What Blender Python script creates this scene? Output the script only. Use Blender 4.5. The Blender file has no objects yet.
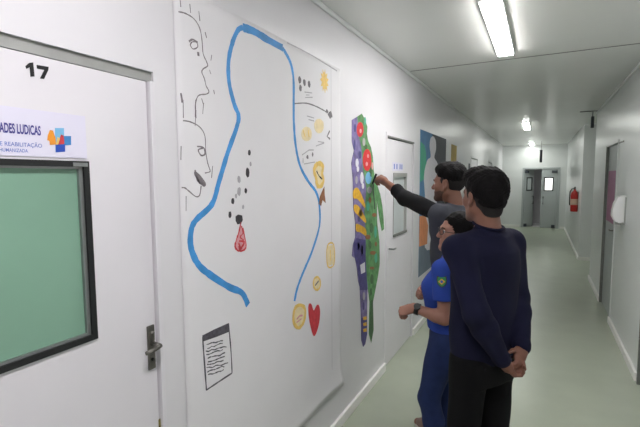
import bpy, bmesh, math, random
import numpy as np
from mathutils import Vector, Matrix
random.seed(4)
np.random.seed(4)
scene = bpy.context.scene
COL = scene.collection
R = math.radians

# ------------------------------------------------------------------ camera model
FOC, WALLX, CAMH, ROLL = 424.0, -1.2, 1.74, 0.006
_vx0, _vy0 = 541 - 320, 213.5 - 176.0
_c, _s = math.cos(ROLL), math.sin(ROLL)
_vx = _vx0*_c + _vy0*_s
_vy = -_vx0*_s + _vy0*_c
_th = math.asin(_vx/math.sqrt(_vx*_vx + _vy*_vy + FOC*FOC))
_p = math.atan(_vy/FOC)
FW = Vector((-math.sin(_th)*math.cos(_p), math.cos(_th)*math.cos(_p), -math.sin(_p)))
_r0 = Vector((math.cos(_th), math.sin(_th), 0))
_u0 = _r0.cross(FW)
RT = _c*_r0 - _s*_u0
UP = _s*_r0 + _c*_u0
CAM = Vector((0, 0, CAMH))


def wall(x, y, X=WALLX):
    """the point (Y, Z) of the left wall seen at a pixel of the photograph"""
    d = FW*FOC + RT*(x - 320) + UP*(213.5 - y)
    t = (X - CAM.x)/d.x
    P = CAM + d*t
    return (P.y, P.z)


# ------------------------------------------------------------------ materials
MATS = {}


def mat(name, col, rough=0.5, var=0.0, scale=6.0, bump=0.0, bscale=60.0, metal=0.0, spec=0.5, emit=None, estr=0.0,
        coat=0.0, trans=0.0, stretch=None):
    if name in MATS:
        return MATS[name]
    m = bpy.data.materials.new(name)
    m.use_nodes = True
    nt = m.node_tree
    b = nt.nodes['Principled BSDF']
    c4 = (*col, 1)
    b.inputs['Base Color'].default_value = c4
    b.inputs['Roughness'].default_value = rough
    b.inputs['Metallic'].default_value = metal
    b.inputs['Specular IOR Level'].default_value = spec
    b.inputs['Coat Weight'].default_value = coat
    b.inputs['Transmission Weight'].default_value = trans
    tc = nt.nodes.new('ShaderNodeTexCoord')
    src = tc.outputs['Object']
    if stretch:
        mp = nt.nodes.new('ShaderNodeMapping')
        mp.inputs['Scale'].default_value = stretch
        nt.links.new(src, mp.inputs['Vector'])
        src = mp.outputs['Vector']
    if var > 0:
        n = nt.nodes.new('ShaderNodeTexNoise')
        n.inputs['Scale'].default_value = scale
        n.inputs['Detail'].default_value = 5
        nt.links.new(src, n.inputs['Vector'])
        r = nt.nodes.new('ShaderNodeValToRGB')
        r.color_ramp.elements[0].position = .3
        r.color_ramp.elements[1].position = .7
        r.color_ramp.elements[0].color = (*[max(0, c*(1 - var)) for c in col], 1)
        r.color_ramp.elements[1].color = (*[min(1, c*(1 + var)) for c in col], 1)
        nt.links.new(n.outputs['Fac'], r.inputs['Fac'])
        nt.links.new(r.outputs['Color'], b.inputs['Base Color'])
    if bump > 0:
        n2 = nt.nodes.new('ShaderNodeTexNoise')
        n2.inputs['Scale'].default_value = bscale
        n2.inputs['Detail'].default_value = 4
        nt.links.new(src, n2.inputs['Vector'])
        bp = nt.nodes.new('ShaderNodeBump')
        bp.inputs['Strength'].default_value = bump
        bp.inputs['Distance'].default_value = 0.01
        nt.links.new(n2.outputs['Fac'], bp.inputs['Height'])
        nt.links.new(bp.outputs['Normal'], b.inputs['Normal'])
    if emit:
        b.inputs['Emission Color'].default_value = (*emit, 1)
        b.inputs['Emission Strength'].default_value = estr
    MATS[name] = m
    return m


def hx(r, g, b):
    f = lambda v: ((v/255 + .055)/1.055)**2.4 if v > 10 else v/255/12.92
    return (f(r), f(g), f(b))


M_wall = mat('white_panel', hx(224, 223, 226), .34, .02, 2.0, .03, 3.0)
M_wallr = mat('grey_panel', hx(222, 225, 224), .3, .02, 2.0, .03, 3.0)
M_ceil = mat('ceiling_panel', hx(232, 234, 230), .26, .02, 1.5, .05, 2.5)
M_floor = mat('resin_floor', hx(172, 180, 162), .3, .05, 3.0, .04, 7.0)
M_base = mat('baseboard_white', hx(244, 244, 240), .4, .02, 12)
M_seam = mat('seam_grey', hx(120, 122, 118), .6, .1, 20)
M_door = mat('door_white', hx(226, 224, 228), .36, .015, 4, .02, 4)
M_doorg = mat('door_grey', hx(176, 182, 182), .4, .03, 4)
M_trimg = mat('header_grey', hx(158, 160, 156), .5, .08, 10)
M_black = mat('black_rubber', hx(24, 26, 27), .45, .1, 30)
M_alu = mat('aluminium', hx(150, 154, 152), .35, .06, 30, metal=.7)
M_steel = mat('brushed_steel', hx(120, 118, 112), .38, .1, 40, metal=.85)
M_green = mat('green_film_glass', hx(128, 168, 146), .22, .05, 3.5, coat=.4)
M_frost = mat('pale_glass', hx(205, 213, 213), .2, .04, 4, coat=.4)
M_paper = mat('paper', hx(232, 231, 233), .75, .012, 5, .08, 9)
M_sign = mat('sign_plastic', hx(224, 222, 238), .4, .01, 8)
M_ink = mat('black_ink', hx(58, 55, 60), .7, .25, 60)
M_note = mat('marker_line', hx(84, 82, 90), .8, .3, 90)
M_pencil = mat('charcoal_line', hx(126, 120, 124), .8, .25, 60)
M_inkg = mat('grey_ink', hx(120, 118, 122), .7, .2, 60)
M_join = mat('paper_joint', hx(208, 207, 209), .8, .03, 20)
M_inkl = mat('pale_grey_ink', hx(176, 174, 178), .7, .1, 60)
M_blue = mat('blue_paint', hx(66, 148, 214), .6, .2, 14)
M_red = mat('red_paint', hx(205, 62, 70), .6, .15, 40)
M_pink = mat('pink_wash', hx(222, 160, 165), .7, .12, 50)
M_yel = mat('yellow_paint', hx(236, 202, 112), .6, .12, 40)
M_yelp = mat('pale_yellow_paint', hx(236, 220, 176), .6, .08, 40)
M_purp = mat('purple_paint', hx(122, 112, 158), .6, .35, 22)
M_purpd = mat('dark_purple_paint', hx(78, 72, 128), .6, .2, 30)
M_grn = mat('green_paint', hx(92, 142, 90), .6, .35, 22)
M_grnd = mat('dark_green_paint', hx(70, 104, 68), .6, .25, 40)
M_redf = mat('flower_red', hx(206, 48, 52), .6, .15, 60)
M_gold = mat('gold_paint', hx(226, 176, 52), .6, .15, 40)
M_brown = mat('rust_paint', hx(140, 92, 60), .6, .2, 60)
M_white = mat('white_paint', hx(228, 226, 232), .6, .05, 40)
M_text = mat('violet_lettering', hx(62, 58, 140), .5, .06, 40)
M_text2 = mat('blue_lettering', hx(98, 122, 196), .5, .06, 40)
M_lb = mat('logo_pale_blue', hx(120, 184, 222), .5, .05, 40)
M_mb = mat('logo_mid_blue', hx(64, 134, 196), .5, .05, 40)
M_db = mat('logo_dark_blue', hx(44, 82, 184), .5, .05, 40)
M_or = mat('logo_orange', hx(232, 150, 44), .5, .05, 40)
M_skin = mat('skin', hx(130, 88, 70), .5, .06, 18, .05, 120)
M_skinw = mat('skin_light', hx(154, 110, 93), .5, .05, 18, .05, 120)
M_skind = mat('skin_brown', hx(120, 80, 64), .5, .06, 18, .05, 120)
M_hair = mat('black_hair', hx(14, 12, 13), .75, .3, 90, .3, 140, spec=.15, stretch=(1, 1, .4))
M_hairf = mat('short_clipped_hair', hx(24, 20, 19), .85, .25, 200, .3, 300)
M_beard = mat('stubble', hx(86, 61, 51), .8, .25, 260, .3, 300)
M_navy = mat('navy_cotton', hx(16, 17, 42), .9, .1, 9, .12, 200, spec=.25)
M_blk = mat('black_denim', hx(8, 8, 10), .95, .12, 9, .12, 220, spec=.25)
M_slv = mat('black_knit', hx(20, 20, 23), .9, .12, 12, .12, 220, spec=.25)
M_tee = mat('charcoal_cotton', hx(66, 68, 76), .9, .08, 12, .12, 220, spec=.25)
M_polo = mat('royal_blue_cotton', hx(46, 72, 158), .9, .06, 12, .12, 220, spec=.25)
M_jean = mat('blue_denim', hx(34, 48, 88), .85, .12, 20, .15, 260, spec=.25)
M_shoe = mat('taupe_suede', hx(128, 108, 98), .8, .12, 20)
M_sole = mat('pale_sole', hx(196, 190, 180), .7, .05, 20)
M_dshoe = mat('dark_shoe', hx(34, 32, 34), .6, .1, 20)
M_eyew = mat('eye_white', hx(225, 220, 215), .25)
M_eyeb = mat('eye_dark', hx(34, 22, 18), .15)
M_lip = mat('lip', hx(158, 92, 88), .45)
M_extr = mat('extinguisher_red', hx(172, 36, 30), .4, .06, 20)
M_posterb = mat('poster_blue', hx(84, 130, 172), .6, .12, 9)
M_posterd = mat('poster_charcoal', hx(70, 74, 82), .6, .12, 9)
M_postert = mat('poster_teal', hx(78, 170, 140), .6, .1, 9)
M_postero = mat('poster_orange', hx(216, 142, 96), .6, .1, 9)
M_posterg = mat('poster_slate', hx(110, 124, 138), .6, .1, 9)
M_mag = mat('magenta_paper', hx(176, 118, 152), .6, .05, 9)
M_dirt = mat('rust_stain', hx(120, 110, 50), .8, .4, 60)
M_lamp = mat('lamp_diffuser', (1, 1, 1), .4, emit=(1.0, .975, .965), estr=33.0)
M_lampfill = mat('fill_lamp_diffuser', (1, 1, 1), .4, emit=(1.0, .95, .985), estr=29.0)  # glow of the added fill light overhead
M_lampf = mat('far_lamp_diffuser', (1, 1, 1), .4, emit=(.98, 1.0, .95), estr=17.0)  # weaker emission, set to keep the far corridor darker
M_glow = mat('lit_window', (.9, .9, .88), .4, emit=(1.0, 1.0, .96), estr=1.1)


# ------------------------------------------------------------------ object helpers
def tag(o, label=None, cat=None, group=None, kind=None):
    if label: o['label'] = label
    if cat: o['category'] = cat
    if group: o['group'] = group
    if kind: o['kind'] = kind
    return o


def link(name, me, mats, parent=None, loc=None):
    o = bpy.data.objects.new(name, me)
    COL.objects.link(o)
    for m in (mats if isinstance(mats, (list, tuple)) else [mats]):
        me.materials.append(m)
    if parent: o.parent = parent
    if loc is not None: o.location = loc
    return o


def obj(name, bm, mats, parent=None, loc=None, smooth=False, bevel=0.0):
    if bevel > 0:
        bmesh.ops.bevel(bm, geom=list(bm.edges), offset=bevel, segments=2, affect='EDGES', profile=.5)
    bmesh.ops.recalc_face_normals(bm, faces=bm.faces)
    me = bpy.data.meshes.new(name)
    bm.to_mesh(me)
    bm.free()
    if smooth:
        for p in me.polygons: p.use_smooth = True
    return link(name, me, mats, parent, loc)


def empty(name, loc=(0, 0, 0), rz=0):
    o = bpy.data.objects.new(name, None)
    COL.objects.link(o)
    o.location = loc
    o.rotation_euler = (0, 0, rz)
    o.empty_display_size = .1
    return o


def box(bm, lo, hi, mi=0):
    x0, y0, z0 = lo
    x1, y1, z1 = hi
    v = [bm.verts.new(p) for p in ((x0, y0, z0), (x1, y0, z0), (x1, y1, z0), (x0, y1, z0),
                                   (x0, y0, z1), (x1, y0, z1), (x1, y1, z1), (x0, y1, z1))]
    for q in ((0, 3, 2, 1), (4, 5, 6, 7), (0, 1, 5, 4), (1, 2, 6, 5), (2, 3, 7, 6), (3, 0, 4, 7)):
        f = bm.faces.new([v[i] for i in q])
        f.material_index = mi
    return bm


def nb():
    return bmesh.new()


def tube(bm, pts, r, seg=10, cap=True):
    pts = [Vector(p) for p in pts]
    rings = []
    for i, p in enumerate(pts):
        d = (pts[min(i + 1, len(pts) - 1)] - pts[max(i - 1, 0)]).normalized()
        a = d.cross(Vector((0, 0, 1)))
        if a.length < .05: a = d.cross(Vector((1, 0, 0)))
        a.normalize()
        b = d.cross(a)
        rr = r[i] if isinstance(r, (list, tuple)) else r
        rings.append([bm.verts.new(p + a*math.cos(2*math.pi*k/seg)*rr + b*math.sin(2*math.pi*k/seg)*rr) for k in range(seg)])
    for q, w in zip(rings, rings[1:]):
        for k in range(seg):
            bm.faces.new((q[k], q[(k + 1) % seg], w[(k + 1) % seg], w[k]))
    if cap:
        bm.faces.new(rings[0][::-1])
        bm.faces.new(rings[-1])
    return bm


def lathe(bm, prof, c=(0, 0, 0), seg=20):
    rings = [[bm.verts.new((c[0] + r*math.cos(2*math.pi*k/seg), c[1] + r*math.sin(2*math.pi*k/seg), c[2] + z)) for k in range(seg)] for r, z in prof]
    for q, w in zip(rings, rings[1:]):
        for k in range(seg):
            bm.faces.new((q[k], q[(k + 1) % seg], w[(k + 1) % seg], w[k]))
    bm.faces.new(rings[0][::-1])
    bm.faces.new(rings[-1])
    return bm


# ---- marks lying on the left wall: polygons and ribbons given as (Y, Z), front face at x
def wpoly(bm, yz, x0, x1):
    """extruded polygon on the left wall between x0 (back) and x1 (front)"""
    a = [bm.verts.new((x0, y, z)) for y, z in yz]
    b = [bm.verts.new((x1, y, z)) for y, z in yz]
    n = len(yz)
    fa = bm.faces.new(a)
    fb = bm.faces.new(b)
    for i in range(n):
        bm.faces.new((a[i], a[(i + 1) % n], b[(i + 1) % n], b[i]))
    fa.normal_update()
    fb.normal_update()
    bmesh.ops.triangulate(bm, faces=[fa, fb])
    return bm


def catmull(P, n=6, closed=False):
    P = [Vector((p[0], p[1])) for p in P]
    out = []
    m = len(P)
    rng = range(m if closed else m - 1)
    for i in rng:
        if closed:
            p0, p1, p2, p3 = P[(i - 1) % m], P[i], P[(i + 1) % m], P[(i + 2) % m]
        else:
            p0, p1, p2, p3 = P[max(i - 1, 0)], P[i], P[i + 1], P[min(i + 2, m - 1)]
        for k in range(n):
            t = k/n
            out.append(.5*((2*p1) + (p2 - p0)*t + (2*p0 - 5*p1 + 4*p2 - p3)*t*t + (3*p1 - p0 - 3*p2 + p3)*t**3))
    if not closed: out.append(P[-1])
    return [(p.x, p.y) for p in out]


def ribbon(bm, yz, w, x0, x1, smooth=5, wob=.12, closed=False):
    P = catmull(yz, smooth, closed) if smooth and len(yz) > 2 else yz
    if closed: P = P + P[:1]
    P = [Vector(p) for p in P]
    L, Rr = [], []
    for i, p in enumerate(P):
        d = (P[min(i + 1, len(P) - 1)] - P[max(i - 1, 0)])
        if d.length < 1e-6: d = Vector((0, 1))
        d.normalize()
        nrm = Vector((-d.y, d.x))
        ww = (w[0] + (w[1] - w[0])*i/(len(P) - 1)) if isinstance(w, tuple) else w
        ww *= 1 + random.uniform(-wob, wob)
        L.append(p + nrm*ww/2)
        Rr.append(p - nrm*ww/2)
    vl = [bm.verts.new((x1, p.x, p.y)) for p in L]
    vr = [bm.verts.new((x1, p.x, p.y)) for p in Rr]
    bl = [bm.verts.new((x0, p.x, p.y)) for p in L]
    br = [bm.verts.new((x0, p.x, p.y)) for p in Rr]
    n = len(P)
    for i in range(n - 1):
        bm.faces.new((vl[i], vl[i + 1], vr[i + 1], vr[i]))
        bm.faces.new((bl[i], bl[i + 1], vl[i + 1], vl[i]))
        bm.faces.new((vr[i], vr[i + 1], br[i + 1], br[i]))
    bm.faces.new((vl[0], vr[0], br[0], bl[0]))
    bm.faces.new((vl[-1], bl[-1], br[-1], vr[-1]))
    return bm


def W(pts, X=WALLX):
    return [wall(x, y, X) for x, y in pts]


def blob(bm, c, ry, rz, x0, x1, n=14, jit=.15):
    yz = [(c[0] + ry*math.cos(2*math.pi*k/n)*(1 + random.uniform(-jit, jit)), c[1] + rz*math.sin(2*math.pi*k/n)*(1 + random.uniform(-jit, jit))) for k in range(n)]
    return wpoly(bm, yz, x0, x1)


def text_mesh(s, size, depth=.0006, offset=0.0):
    cu = bpy.data.curves.new('lettering', 'FONT')
    cu.body = s
    cu.size = size
    cu.extrude = depth/2
    cu.offset = offset
    o = bpy.data.objects.new('lettering', cu)
    COL.objects.link(o)
    bpy.context.view_layer.update()
    dg = bpy.context.evaluated_depsgraph_get()
    me = bpy.data.meshes.new_from_object(o.evaluated_get(dg))
    bpy.data.objects.remove(o)
    return me


def wall_text(name, s, y0, y1, z0, z1, x, m, parent, offset=0.0):
    """lettering on the left wall, fitted to y0..y1, z0..z1"""
    me = text_mesh(s, 1.0, .0, offset)
    n = len(me.vertices)
    co = np.empty(n*3)
    me.vertices.foreach_get('co', co)
    co = co.reshape(-1, 3)
    lo, hi = co.min(0), co.max(0)
    new = np.empty_like(co)
    new[:, 1] = y0 + (co[:, 0] - lo[0])/(hi[0] - lo[0])*(y1 - y0)
    new[:, 2] = z0 + (co[:, 1] - lo[1])/(hi[1] - lo[1])*(z1 - z0)
    new[:, 0] = x
    me.vertices.foreach_set('co', new.ravel())
    me.update()
    me.materials.clear()
    return link(name, me, m, parent)


# ------------------------------------------------------------------ the corridor
H = 2.77
Y0, Y1 = -3.2, 16.0
XR = .78
LD = [(.20, 1.066, 2.105), (3.58, 4.45, 2.10), (8.6, 9.5, 2.10), (11.6, 12.5, 2.10)]      # door openings of the left wall
bm = nb()
box(bm, (-1.45, Y0, -.1), (2.2, Y1 + .3, 0))
tag(obj('floor', bm, M_floor), kind='structure')
bm = nb()
box(bm, (-1.45, Y0, H), (2.2, Y1 + .3, H + .1))
tag(obj('ceiling', bm, M_ceil), kind='structure')


def wall_run(name, xa, xb, ops, m, y0=Y0, y1=Y1):
    bm = nb()
    y = y0
    for a, b, t in ops:
        box(bm, (xa, y, 0), (xb, a, H))
        box(bm, (xa, a, t), (xb, b, H))
        y = b
    box(bm, (xa, y, 0), (xb, y1, H))
    return tag(obj(name, bm, m), kind='structure')


wall_run('wall_left', -1.32, WALLX, LD, M_wall)
RD = [(3.25, 4.25, 2.12), (5.95, 6.87, 2.12)]
wall_run('wall_right', XR, XR + .14, RD, M_wallr, Y0, 8.34)
bm = nb()                                             # the wall returns beyond the side passage
box(bm, (.745, 10.15, 0), (XR + .14, Y1, H))
box(bm, (XR + .14, 10.15, 0), (2.1, 10.27, H))
box(bm, (2.0, 8.2, 0), (2.1, 10.15, H))
box(bm, (XR + .14, 8.2, 0), (2.0, 8.34, H))
tag(obj('wall_passage', bm, M_wallr), kind='structure')
bm = nb()
box(bm, (-1.32, Y1, 0), (-.56, Y1 + .12, H))
box(bm, (.56, Y1, 0), (XR + .14, Y1 + .12, H))
box(bm, (-.56, Y1, 2.02), (.56, Y1 + .12, H))
tag(obj('wall_back', bm, M_wallr), kind='structure')
bm = nb()
box(bm, (-1.32, Y0 - .12, 0), (XR + .14, Y0, H))
tag(obj('wall_front', bm, M_wall), kind='structure')
bm = nb()                                             # the room glimpsed through the ajar far door
box(bm, (-.9, Y1 + 1.6, 0), (.9, Y1 + 1.7, H))
box(bm, (-.9, Y1 + .12, 0), (-.8, Y1 + 1.6, H))
box(bm, (.8, Y1 + .12, 0), (.9, Y1 + 1.6, H))
box(bm, (-.9, Y1 + .3, -.1), (.9, Y1 + 1.7, 0))
box(bm, (-.9, Y1 + .3, H), (.9, Y1 + 1.7, H + .1))
tag(obj('wall_beyond', bm, M_wall), kind='structure')

# ceiling cornice, seams
bm = nb()
box(bm, (WALLX, Y0, H - .03), (WALLX + .02, Y1, H))
tag(obj('trim_1', bm, M_wallr, bevel=.008), kind='structure')
bm = nb()
box(bm, (XR - .02, Y0, H - .03), (XR, 8.3, H))
tag(obj('trim_2', bm, M_wallr, bevel=.008), kind='structure')
bm = nb()
for y in (-1.2, 1.45, 4.18):
    box(bm, (-1.17, y, H - .003), (XR - .03, y + .014, H))
tag(obj('trim_3', bm, M_seam), kind='structure')

def bboard(name, x0, x1, segs):
    bm = nb()
    for a, b in segs:
        box(bm, (x0, a, 0), (x1, b, .075))
    return tag(obj(name, bm, M_base, bevel=.004), kind='structure')


bboard('baseboard_left', WALLX, WALLX + .022, [(Y0, .16), (1.106, 3.54), (4.49, 8.55), (9.55, 11.55), (12.55, Y1)])
bboard('baseboard_right', XR - .022, XR, [(Y0, 3.2), (4.3, 5.94), (6.88, 8.34)])
bboard('baseboard_passage', .723, .745, [(10.15, Y1)])
bm = nb()
box(bm, (.745, 10.13, 0), (2.0, 10.15, .075))
tag(obj('baseboard_return', bm, M_base, bevel=.004), kind='structure')
bm = nb()
box(bm, (-1.17, Y1 - .02, 0), (-.6, Y1, .075))
box(bm, (.6, Y1 - .02, 0), (.72, Y1, .075))
tag(obj('baseboard_back', bm, M_base, bevel=.004), kind='structure')


# ------------------------------------------------------------------ doors of the left wall
def frame_bm(a, b, t, x, w=.04, d=.012):
    bm = nb()
    box(bm, (x - .005, a - w, 0), (x + d, a, t + w))
    box(bm, (x - .005, b, 0), (x + d, b + w, t + w))
    box(bm, (x - .005, a, t), (x + d, b, t + w))
    return bm


# door 17
D1 = tag(empty('door_1', (WALLX, .63, 0)), kind='structure')
D1['label'] = 'white door numbered 17 with a green glazed panel, nearest on the left'


def ch(o, par):
    o.parent = par
    o.matrix_parent_inverse = Matrix.Translation(-Vector(par.location))
    return o


bm = nb()                                             # leaf with an opening for the glazing
xa, xb = WALLX - .05, WALLX - .012
WY0, WY1, WZ0, WZ1 = .30, .818, 1.245, 1.792
box(bm, (xa, .21, .01), (xb, WY0, 2.07))
box(bm, (xa, WY1, .01), (xb, 1.043, 2.07))
box(bm, (xa, WY0, .01), (xb, WY1, WZ0))
box(bm, (xa, WY0, WZ1), (xb, WY1, 2.07))
ch(obj('door_leaf', bm, M_door), D1)
bm = nb()
box(bm, (xa, .2, 2.072), (xb + .002, 1.066, 2.105))
ch(obj('door_header', bm, M_trimg), D1)
bm = nb()
box(bm, (xa, 1.048, 0), (WALLX + .004, 1.066, 2.072))
ch(obj('door_jamb', bm, M_door, bevel=.002), D1)
bm = nb()
box(bm, (xa, 1.043, .3), (xb - .006, 1.048, 2.07))
ch(obj('door_seal', bm, M_seam), D1)
bm = nb()
box(bm, (xb - .002, 1.04, .35), (xb + .002, 1.049, .86))
ch(obj('rust_stain', bm, M_dirt), D1)
bm = nb()
fw = .017
for lo, hi in (((WY0, WZ0), (WY0 + fw, WZ1)), ((WY1 - fw, WZ0), (WY1, WZ1)), ((WY0 + fw, WZ0), (WY1 - fw, WZ0 + fw)), ((WY0 + fw, WZ1 - fw), (WY1 - fw, WZ1))):
    box(bm, (xa + .004, lo[0], lo[1]), (xb + .007, hi[0], hi[1]))
wf = ch(obj('window_frame', bm, M_black), D1)
bm = nb()
g = fw
for lo, hi in (((WY1 - g - .012, WZ0 + g), (WY1 - g, WZ1 - g)), ((WY0 + g, WZ0 + g), (WY1 - g - .012, WZ0 + g + .007)), ((WY0 + g, WZ1 - g - .006), (WY1 - g - .012, WZ1 - g))):
    box(bm, (xa + .008, lo[0], lo[1]), (xb - .001, hi[0], hi[1]))
o = obj('glazing_bead', bm, M_alu)
o.parent = wf
bm = nb()
box(bm, (xa + .006, WY0 + g, WZ0 + g), (xb - .012, WY1 - g, WZ1 - g))
o = obj('window_pane', bm, M_green)
o.parent = wf
bm = nb()
box(bm, (xb + .006, WY1 - .05, WZ1 - .016), (xb + .0085, WY1 - .006, WZ1 - .005))
o = obj('frame_tape', bm, M_alu)
o.parent = wf
bm = nb()
hl = obj('door_handle', box(bm, (xb, 1.003, 1.062), (xb + .008, 1.033, 1.222)), M_steel, bevel=.003)
ch(hl, D1)
bm = nb()
tube(bm, [(xb + .008, 1.02, 1.155), (xb + .045, 1.02, 1.155)], .009)
tube(bm, [(xb + .045, 1.024, 1.155), (xb + .046, 1.005, 1.152), (xb + .045, .985, 1.147), (xb + .04, .965, 1.146)], [.009, .009, .008, .007])
o = obj('lever', bm, M_steel, smooth=True); o.parent = hl
bm = nb()
tube(bm, [(xb + .007, 1.018, 1.195), (xb + .016, 1.018, 1.195)], .0075)
o = obj('lock_cylinder', bm, M_steel, smooth=True); o.parent = hl
bm = nb()
tube(bm, [(xb + .007, 1.018, 1.1), (xb + .011, 1.018, 1.1)], .006)
o = obj('keyhole', bm, M_black, smooth=True); o.parent = hl

# number and sign on door 17
t = empty('door_number', (xb, .68, 2.0))
tag(t, 'black number 17 stuck on the white door near its top', 'number')


def wtext(name, s, px0, px1, x, m, par, offset=0.0):
    """px0, px1: bottom left and top right corners of the lettering in the photograph"""
    a = wall(px0[0], px0[1], x)
    b = wall(px1[0], px1[1], x)
    o = wall_text(name, s, a[0], b[0], a[1], b[1], x, m, None, offset)
    return ch(o, par)


for nm, pts in (('numeral_one', [(90, 235), (103, 224), (117, 222), (122, 272), (108, 273), (105, 239), (93, 245)]),
                ('numeral_seven', [(130, 231), (172, 238), (171, 249), (156, 281), (142, 279), (157, 249), (131, 244)])):
    ch(obj(nm, wpoly(nb(), W([(x/3.556, y/3.556) for x, y in pts], xb), xb, xb + .0015), M_black), t)
sg = empty('door_sign', (xb, .6, 1.8))
tag(sg, 'pale lilac room sign lettered LUDICAS above the green pane', 'sign')
bm = nb()
box(bm, (xb, .305, 1.80), (xb + .003, .815, 1.925))
ch(obj('panel', bm, M_sign), sg)
xs = xb + .0036
p0, p1 = wall(0, 133, xs), wall(41, 135, xs)
yL, yR = p0[0], p1[0]
zt = wall(20, 124, xs)[1]
zb = wall(20, 134, xs)[1]
cw = (yR - yL)/12.3
ch(wall_text('title_lettering', 'ATIVIDADES LUDICAS', yR - cw*18.2, yR, zb, zt, xs, M_text, None, .03), sg)
z1, z2 = wall(20, 143, xs)[1], wall(20, 147.5, xs)[1]
ch(wall_text('small_lettering', 'DE REABILITAÇÃO', yL - .012, yR + .001, z2, z1 + .004, xs, M_text2, None, .01), sg)
z1, z2 = wall(14, 148.5, xs)[1], wall(14, 152, xs)[1]
ch(wall_text('small_lettering', 'E HUMANIZADA', yL - .012, wall(28, 150, xs)[0], z2, z1, xs, M_text2, None, .01), sg)
lg = ch(obj('cross_emblem', wpoly(nb(), W([(55, 128), (64, 128), (64.5, 151.5), (55.6, 152)], xs), xb + .003, xs), M_lb), sg)
for nm, pts, m, dx in (('bottom_square', [(55.6, 144.6), (65, 144.4), (65, 151.6), (55.9, 152.4)], M_db, .0004),
                       ('right_square', [(64, 136), (71, 136), (71, 145), (64, 145.2)], M_mb, .0004),
                       ('left_figure', [(50, 130), (53, 130.5), (54, 134), (55.5, 138), (56, 144.5), (50, 145), (49.5, 141), (47.3, 140), (48, 135)], M_or, .0006),
                       ('red_figure', [(61, 134.5), (63.5, 135.5), (64.2, 144), (58.3, 144.6), (59.5, 139)], M_red, .0008),
                       ('yellow_figure', [(57.5, 137), (59.8, 138.5), (58, 144.6), (55.8, 144.8)], M_yel, .001)):
    o = obj(nm, wpoly(nb(), W(pts, xs), xb + .003, xs + dx), m)
    o.parent = lg


# other doors on the left
def left_door(name, a, b, t, glaze):
    e = tag(empty(name, (WALLX, (a + b)/2, 0)), kind='structure')
    xa, xb = WALLX - .05, WALLX - .008
    bm = nb()
    if glaze:
        ya, yb, za, zb = glaze
        box(bm, (xa, a + .008, .012), (xb, ya, t - .02))
        box(bm, (xa, yb, .012), (xb, b - .012, t - .02))
        box(bm, (xa, ya, .012), (xb, yb, za))
        box(bm, (xa, ya, zb), (xb, yb, t - .02))
    else:
        box(bm, (xa, a + .008, .012), (xb, b - .012, t - .02))
    ch(obj('door_leaf', bm, M_door), e)
    if glaze:
        bm = nb()
        g = .016
        for lo, hi in (((ya, za), (ya + g, zb)), ((yb - g, za), (yb, zb)), ((ya + g, za), (yb - g, za + g)), ((ya + g, zb - g), (yb - g, zb))):
            box(bm, (xa, lo[0], lo[1]), (xb + .006, hi[0], hi[1]))
        f = ch(obj('window_frame', bm, M_trimg), e)
        bm = nb()
        box(bm, (xa + .003, ya + g, za + g), (xb - .02, yb - g, zb - g))
        o = obj('window_pane', bm, M_frost); o.parent = f
        bm = nb()
        box(bm, (xb + .001, ya, zb - .035), (xb + .008, yb, zb + .002))
        o = obj('window_rail', bm, M_trimg); o.parent = f
        bm = nb()
        box(bm, (xb + .001, ya, za - .002), (xb + .012, yb, za + .022))
        o = obj('window_sill', bm, M_seam); o.parent = f
    bm = nb()
    box(bm, (xa, a, t - .014), (WALLX + .008, b, t))
    ch(obj('door_header', bm, M_seam), e)
    ch(obj('door_frame', frame_bm(a, b, t, WALLX, .03, .006), M_door, bevel=.002), e)
    bm = nb()
    hy = a + .075
    box(bm, (xb, hy - .018, .98), (xb + .008, hy + .018, 1.12))
    h = ch(obj('door_handle', bm, M_door, bevel=.002), e)
    bm = nb()
    tube(bm, [(xb + .006, hy, 1.09), (xb + .05, hy, 1.09), (xb + .052, hy + .04, 1.088), (xb + .048, hy + .08, 1.086)], .008)
    o = obj('lever', bm, M_alu, smooth=True); o.parent = h
    return e


d2 = left_door('door_2', *LD[1], (3.79, 4.225, 1.18, 1.775))
d2['label'] = 'white door with a narrow glazed panel between the painted body cut-out and the blue mural'
left_door('door_3', *LD[2], None)
left_door('door_4', *LD[3], None)
# paper notice on door 2
nt = empty('paper_notice', (WALLX, 3.95, 1.85))
tag(nt, 'small white paper notice on the second left door above its glass', 'notice')
xn = WALLX - .008
bm = nb()
box(bm, (xn, 3.76, 1.795), (xn + .002, 4.09, 1.875))
ch(obj('sheet', bm, M_sign), nt)
for y in (3.80, 3.88, 3.98, 4.04):
    ch(obj('printed_mark', box(nb(), (xn + .002, y, 1.812), (xn + .003, y + .028, 1.86)), M_text2), nt)

# ------------------------------------------------------------------ the big drawing paper
XP = WALLX + .005
pap = empty('drawing_paper', (WALLX, 1.9, 1.3))
tag(pap, 'large white paper sheet on the wall with a blue body outline and sketches', 'paper')
ya, yb, za, zb = 1.165, 2.600, .287, 2.445
ny, nz = 40, 56
bm = nb()
grid = []
for j in range(nz + 1):
    row = []
    for i in range(ny + 1):
        u, v = i/ny, j/nz
        y = ya + (yb - ya)*u
        z = za + (zb - za)*v + .025*(1 - v)**8*(u - .4)
        curl = .02*max(0, (u - .8)/.2)**2*max(0, (.10 - v)/.10)**1.5 + .010*max(0, (.06 - v)/.06)**2
        x = XP + curl
        row.append(bm.verts.new((x, y, z)))
    grid.append(row)
for j in range(nz):
    for i in range(ny):
        bm.faces.new((grid[j][i], grid[j][i + 1], grid[j + 1][i + 1], grid[j + 1][i]))
pme = bpy.data.meshes.new('sheet')
bm.to_mesh(pme)
bm.free()
for q in pme.polygons: q.use_smooth = True
sh = link('sheet', pme, M_paper)
sm = sh.modifiers.new('thickness', 'SOLIDIFY')
sm.thickness = .0025
sm.offset = -1
ch(sh, pap)
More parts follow.
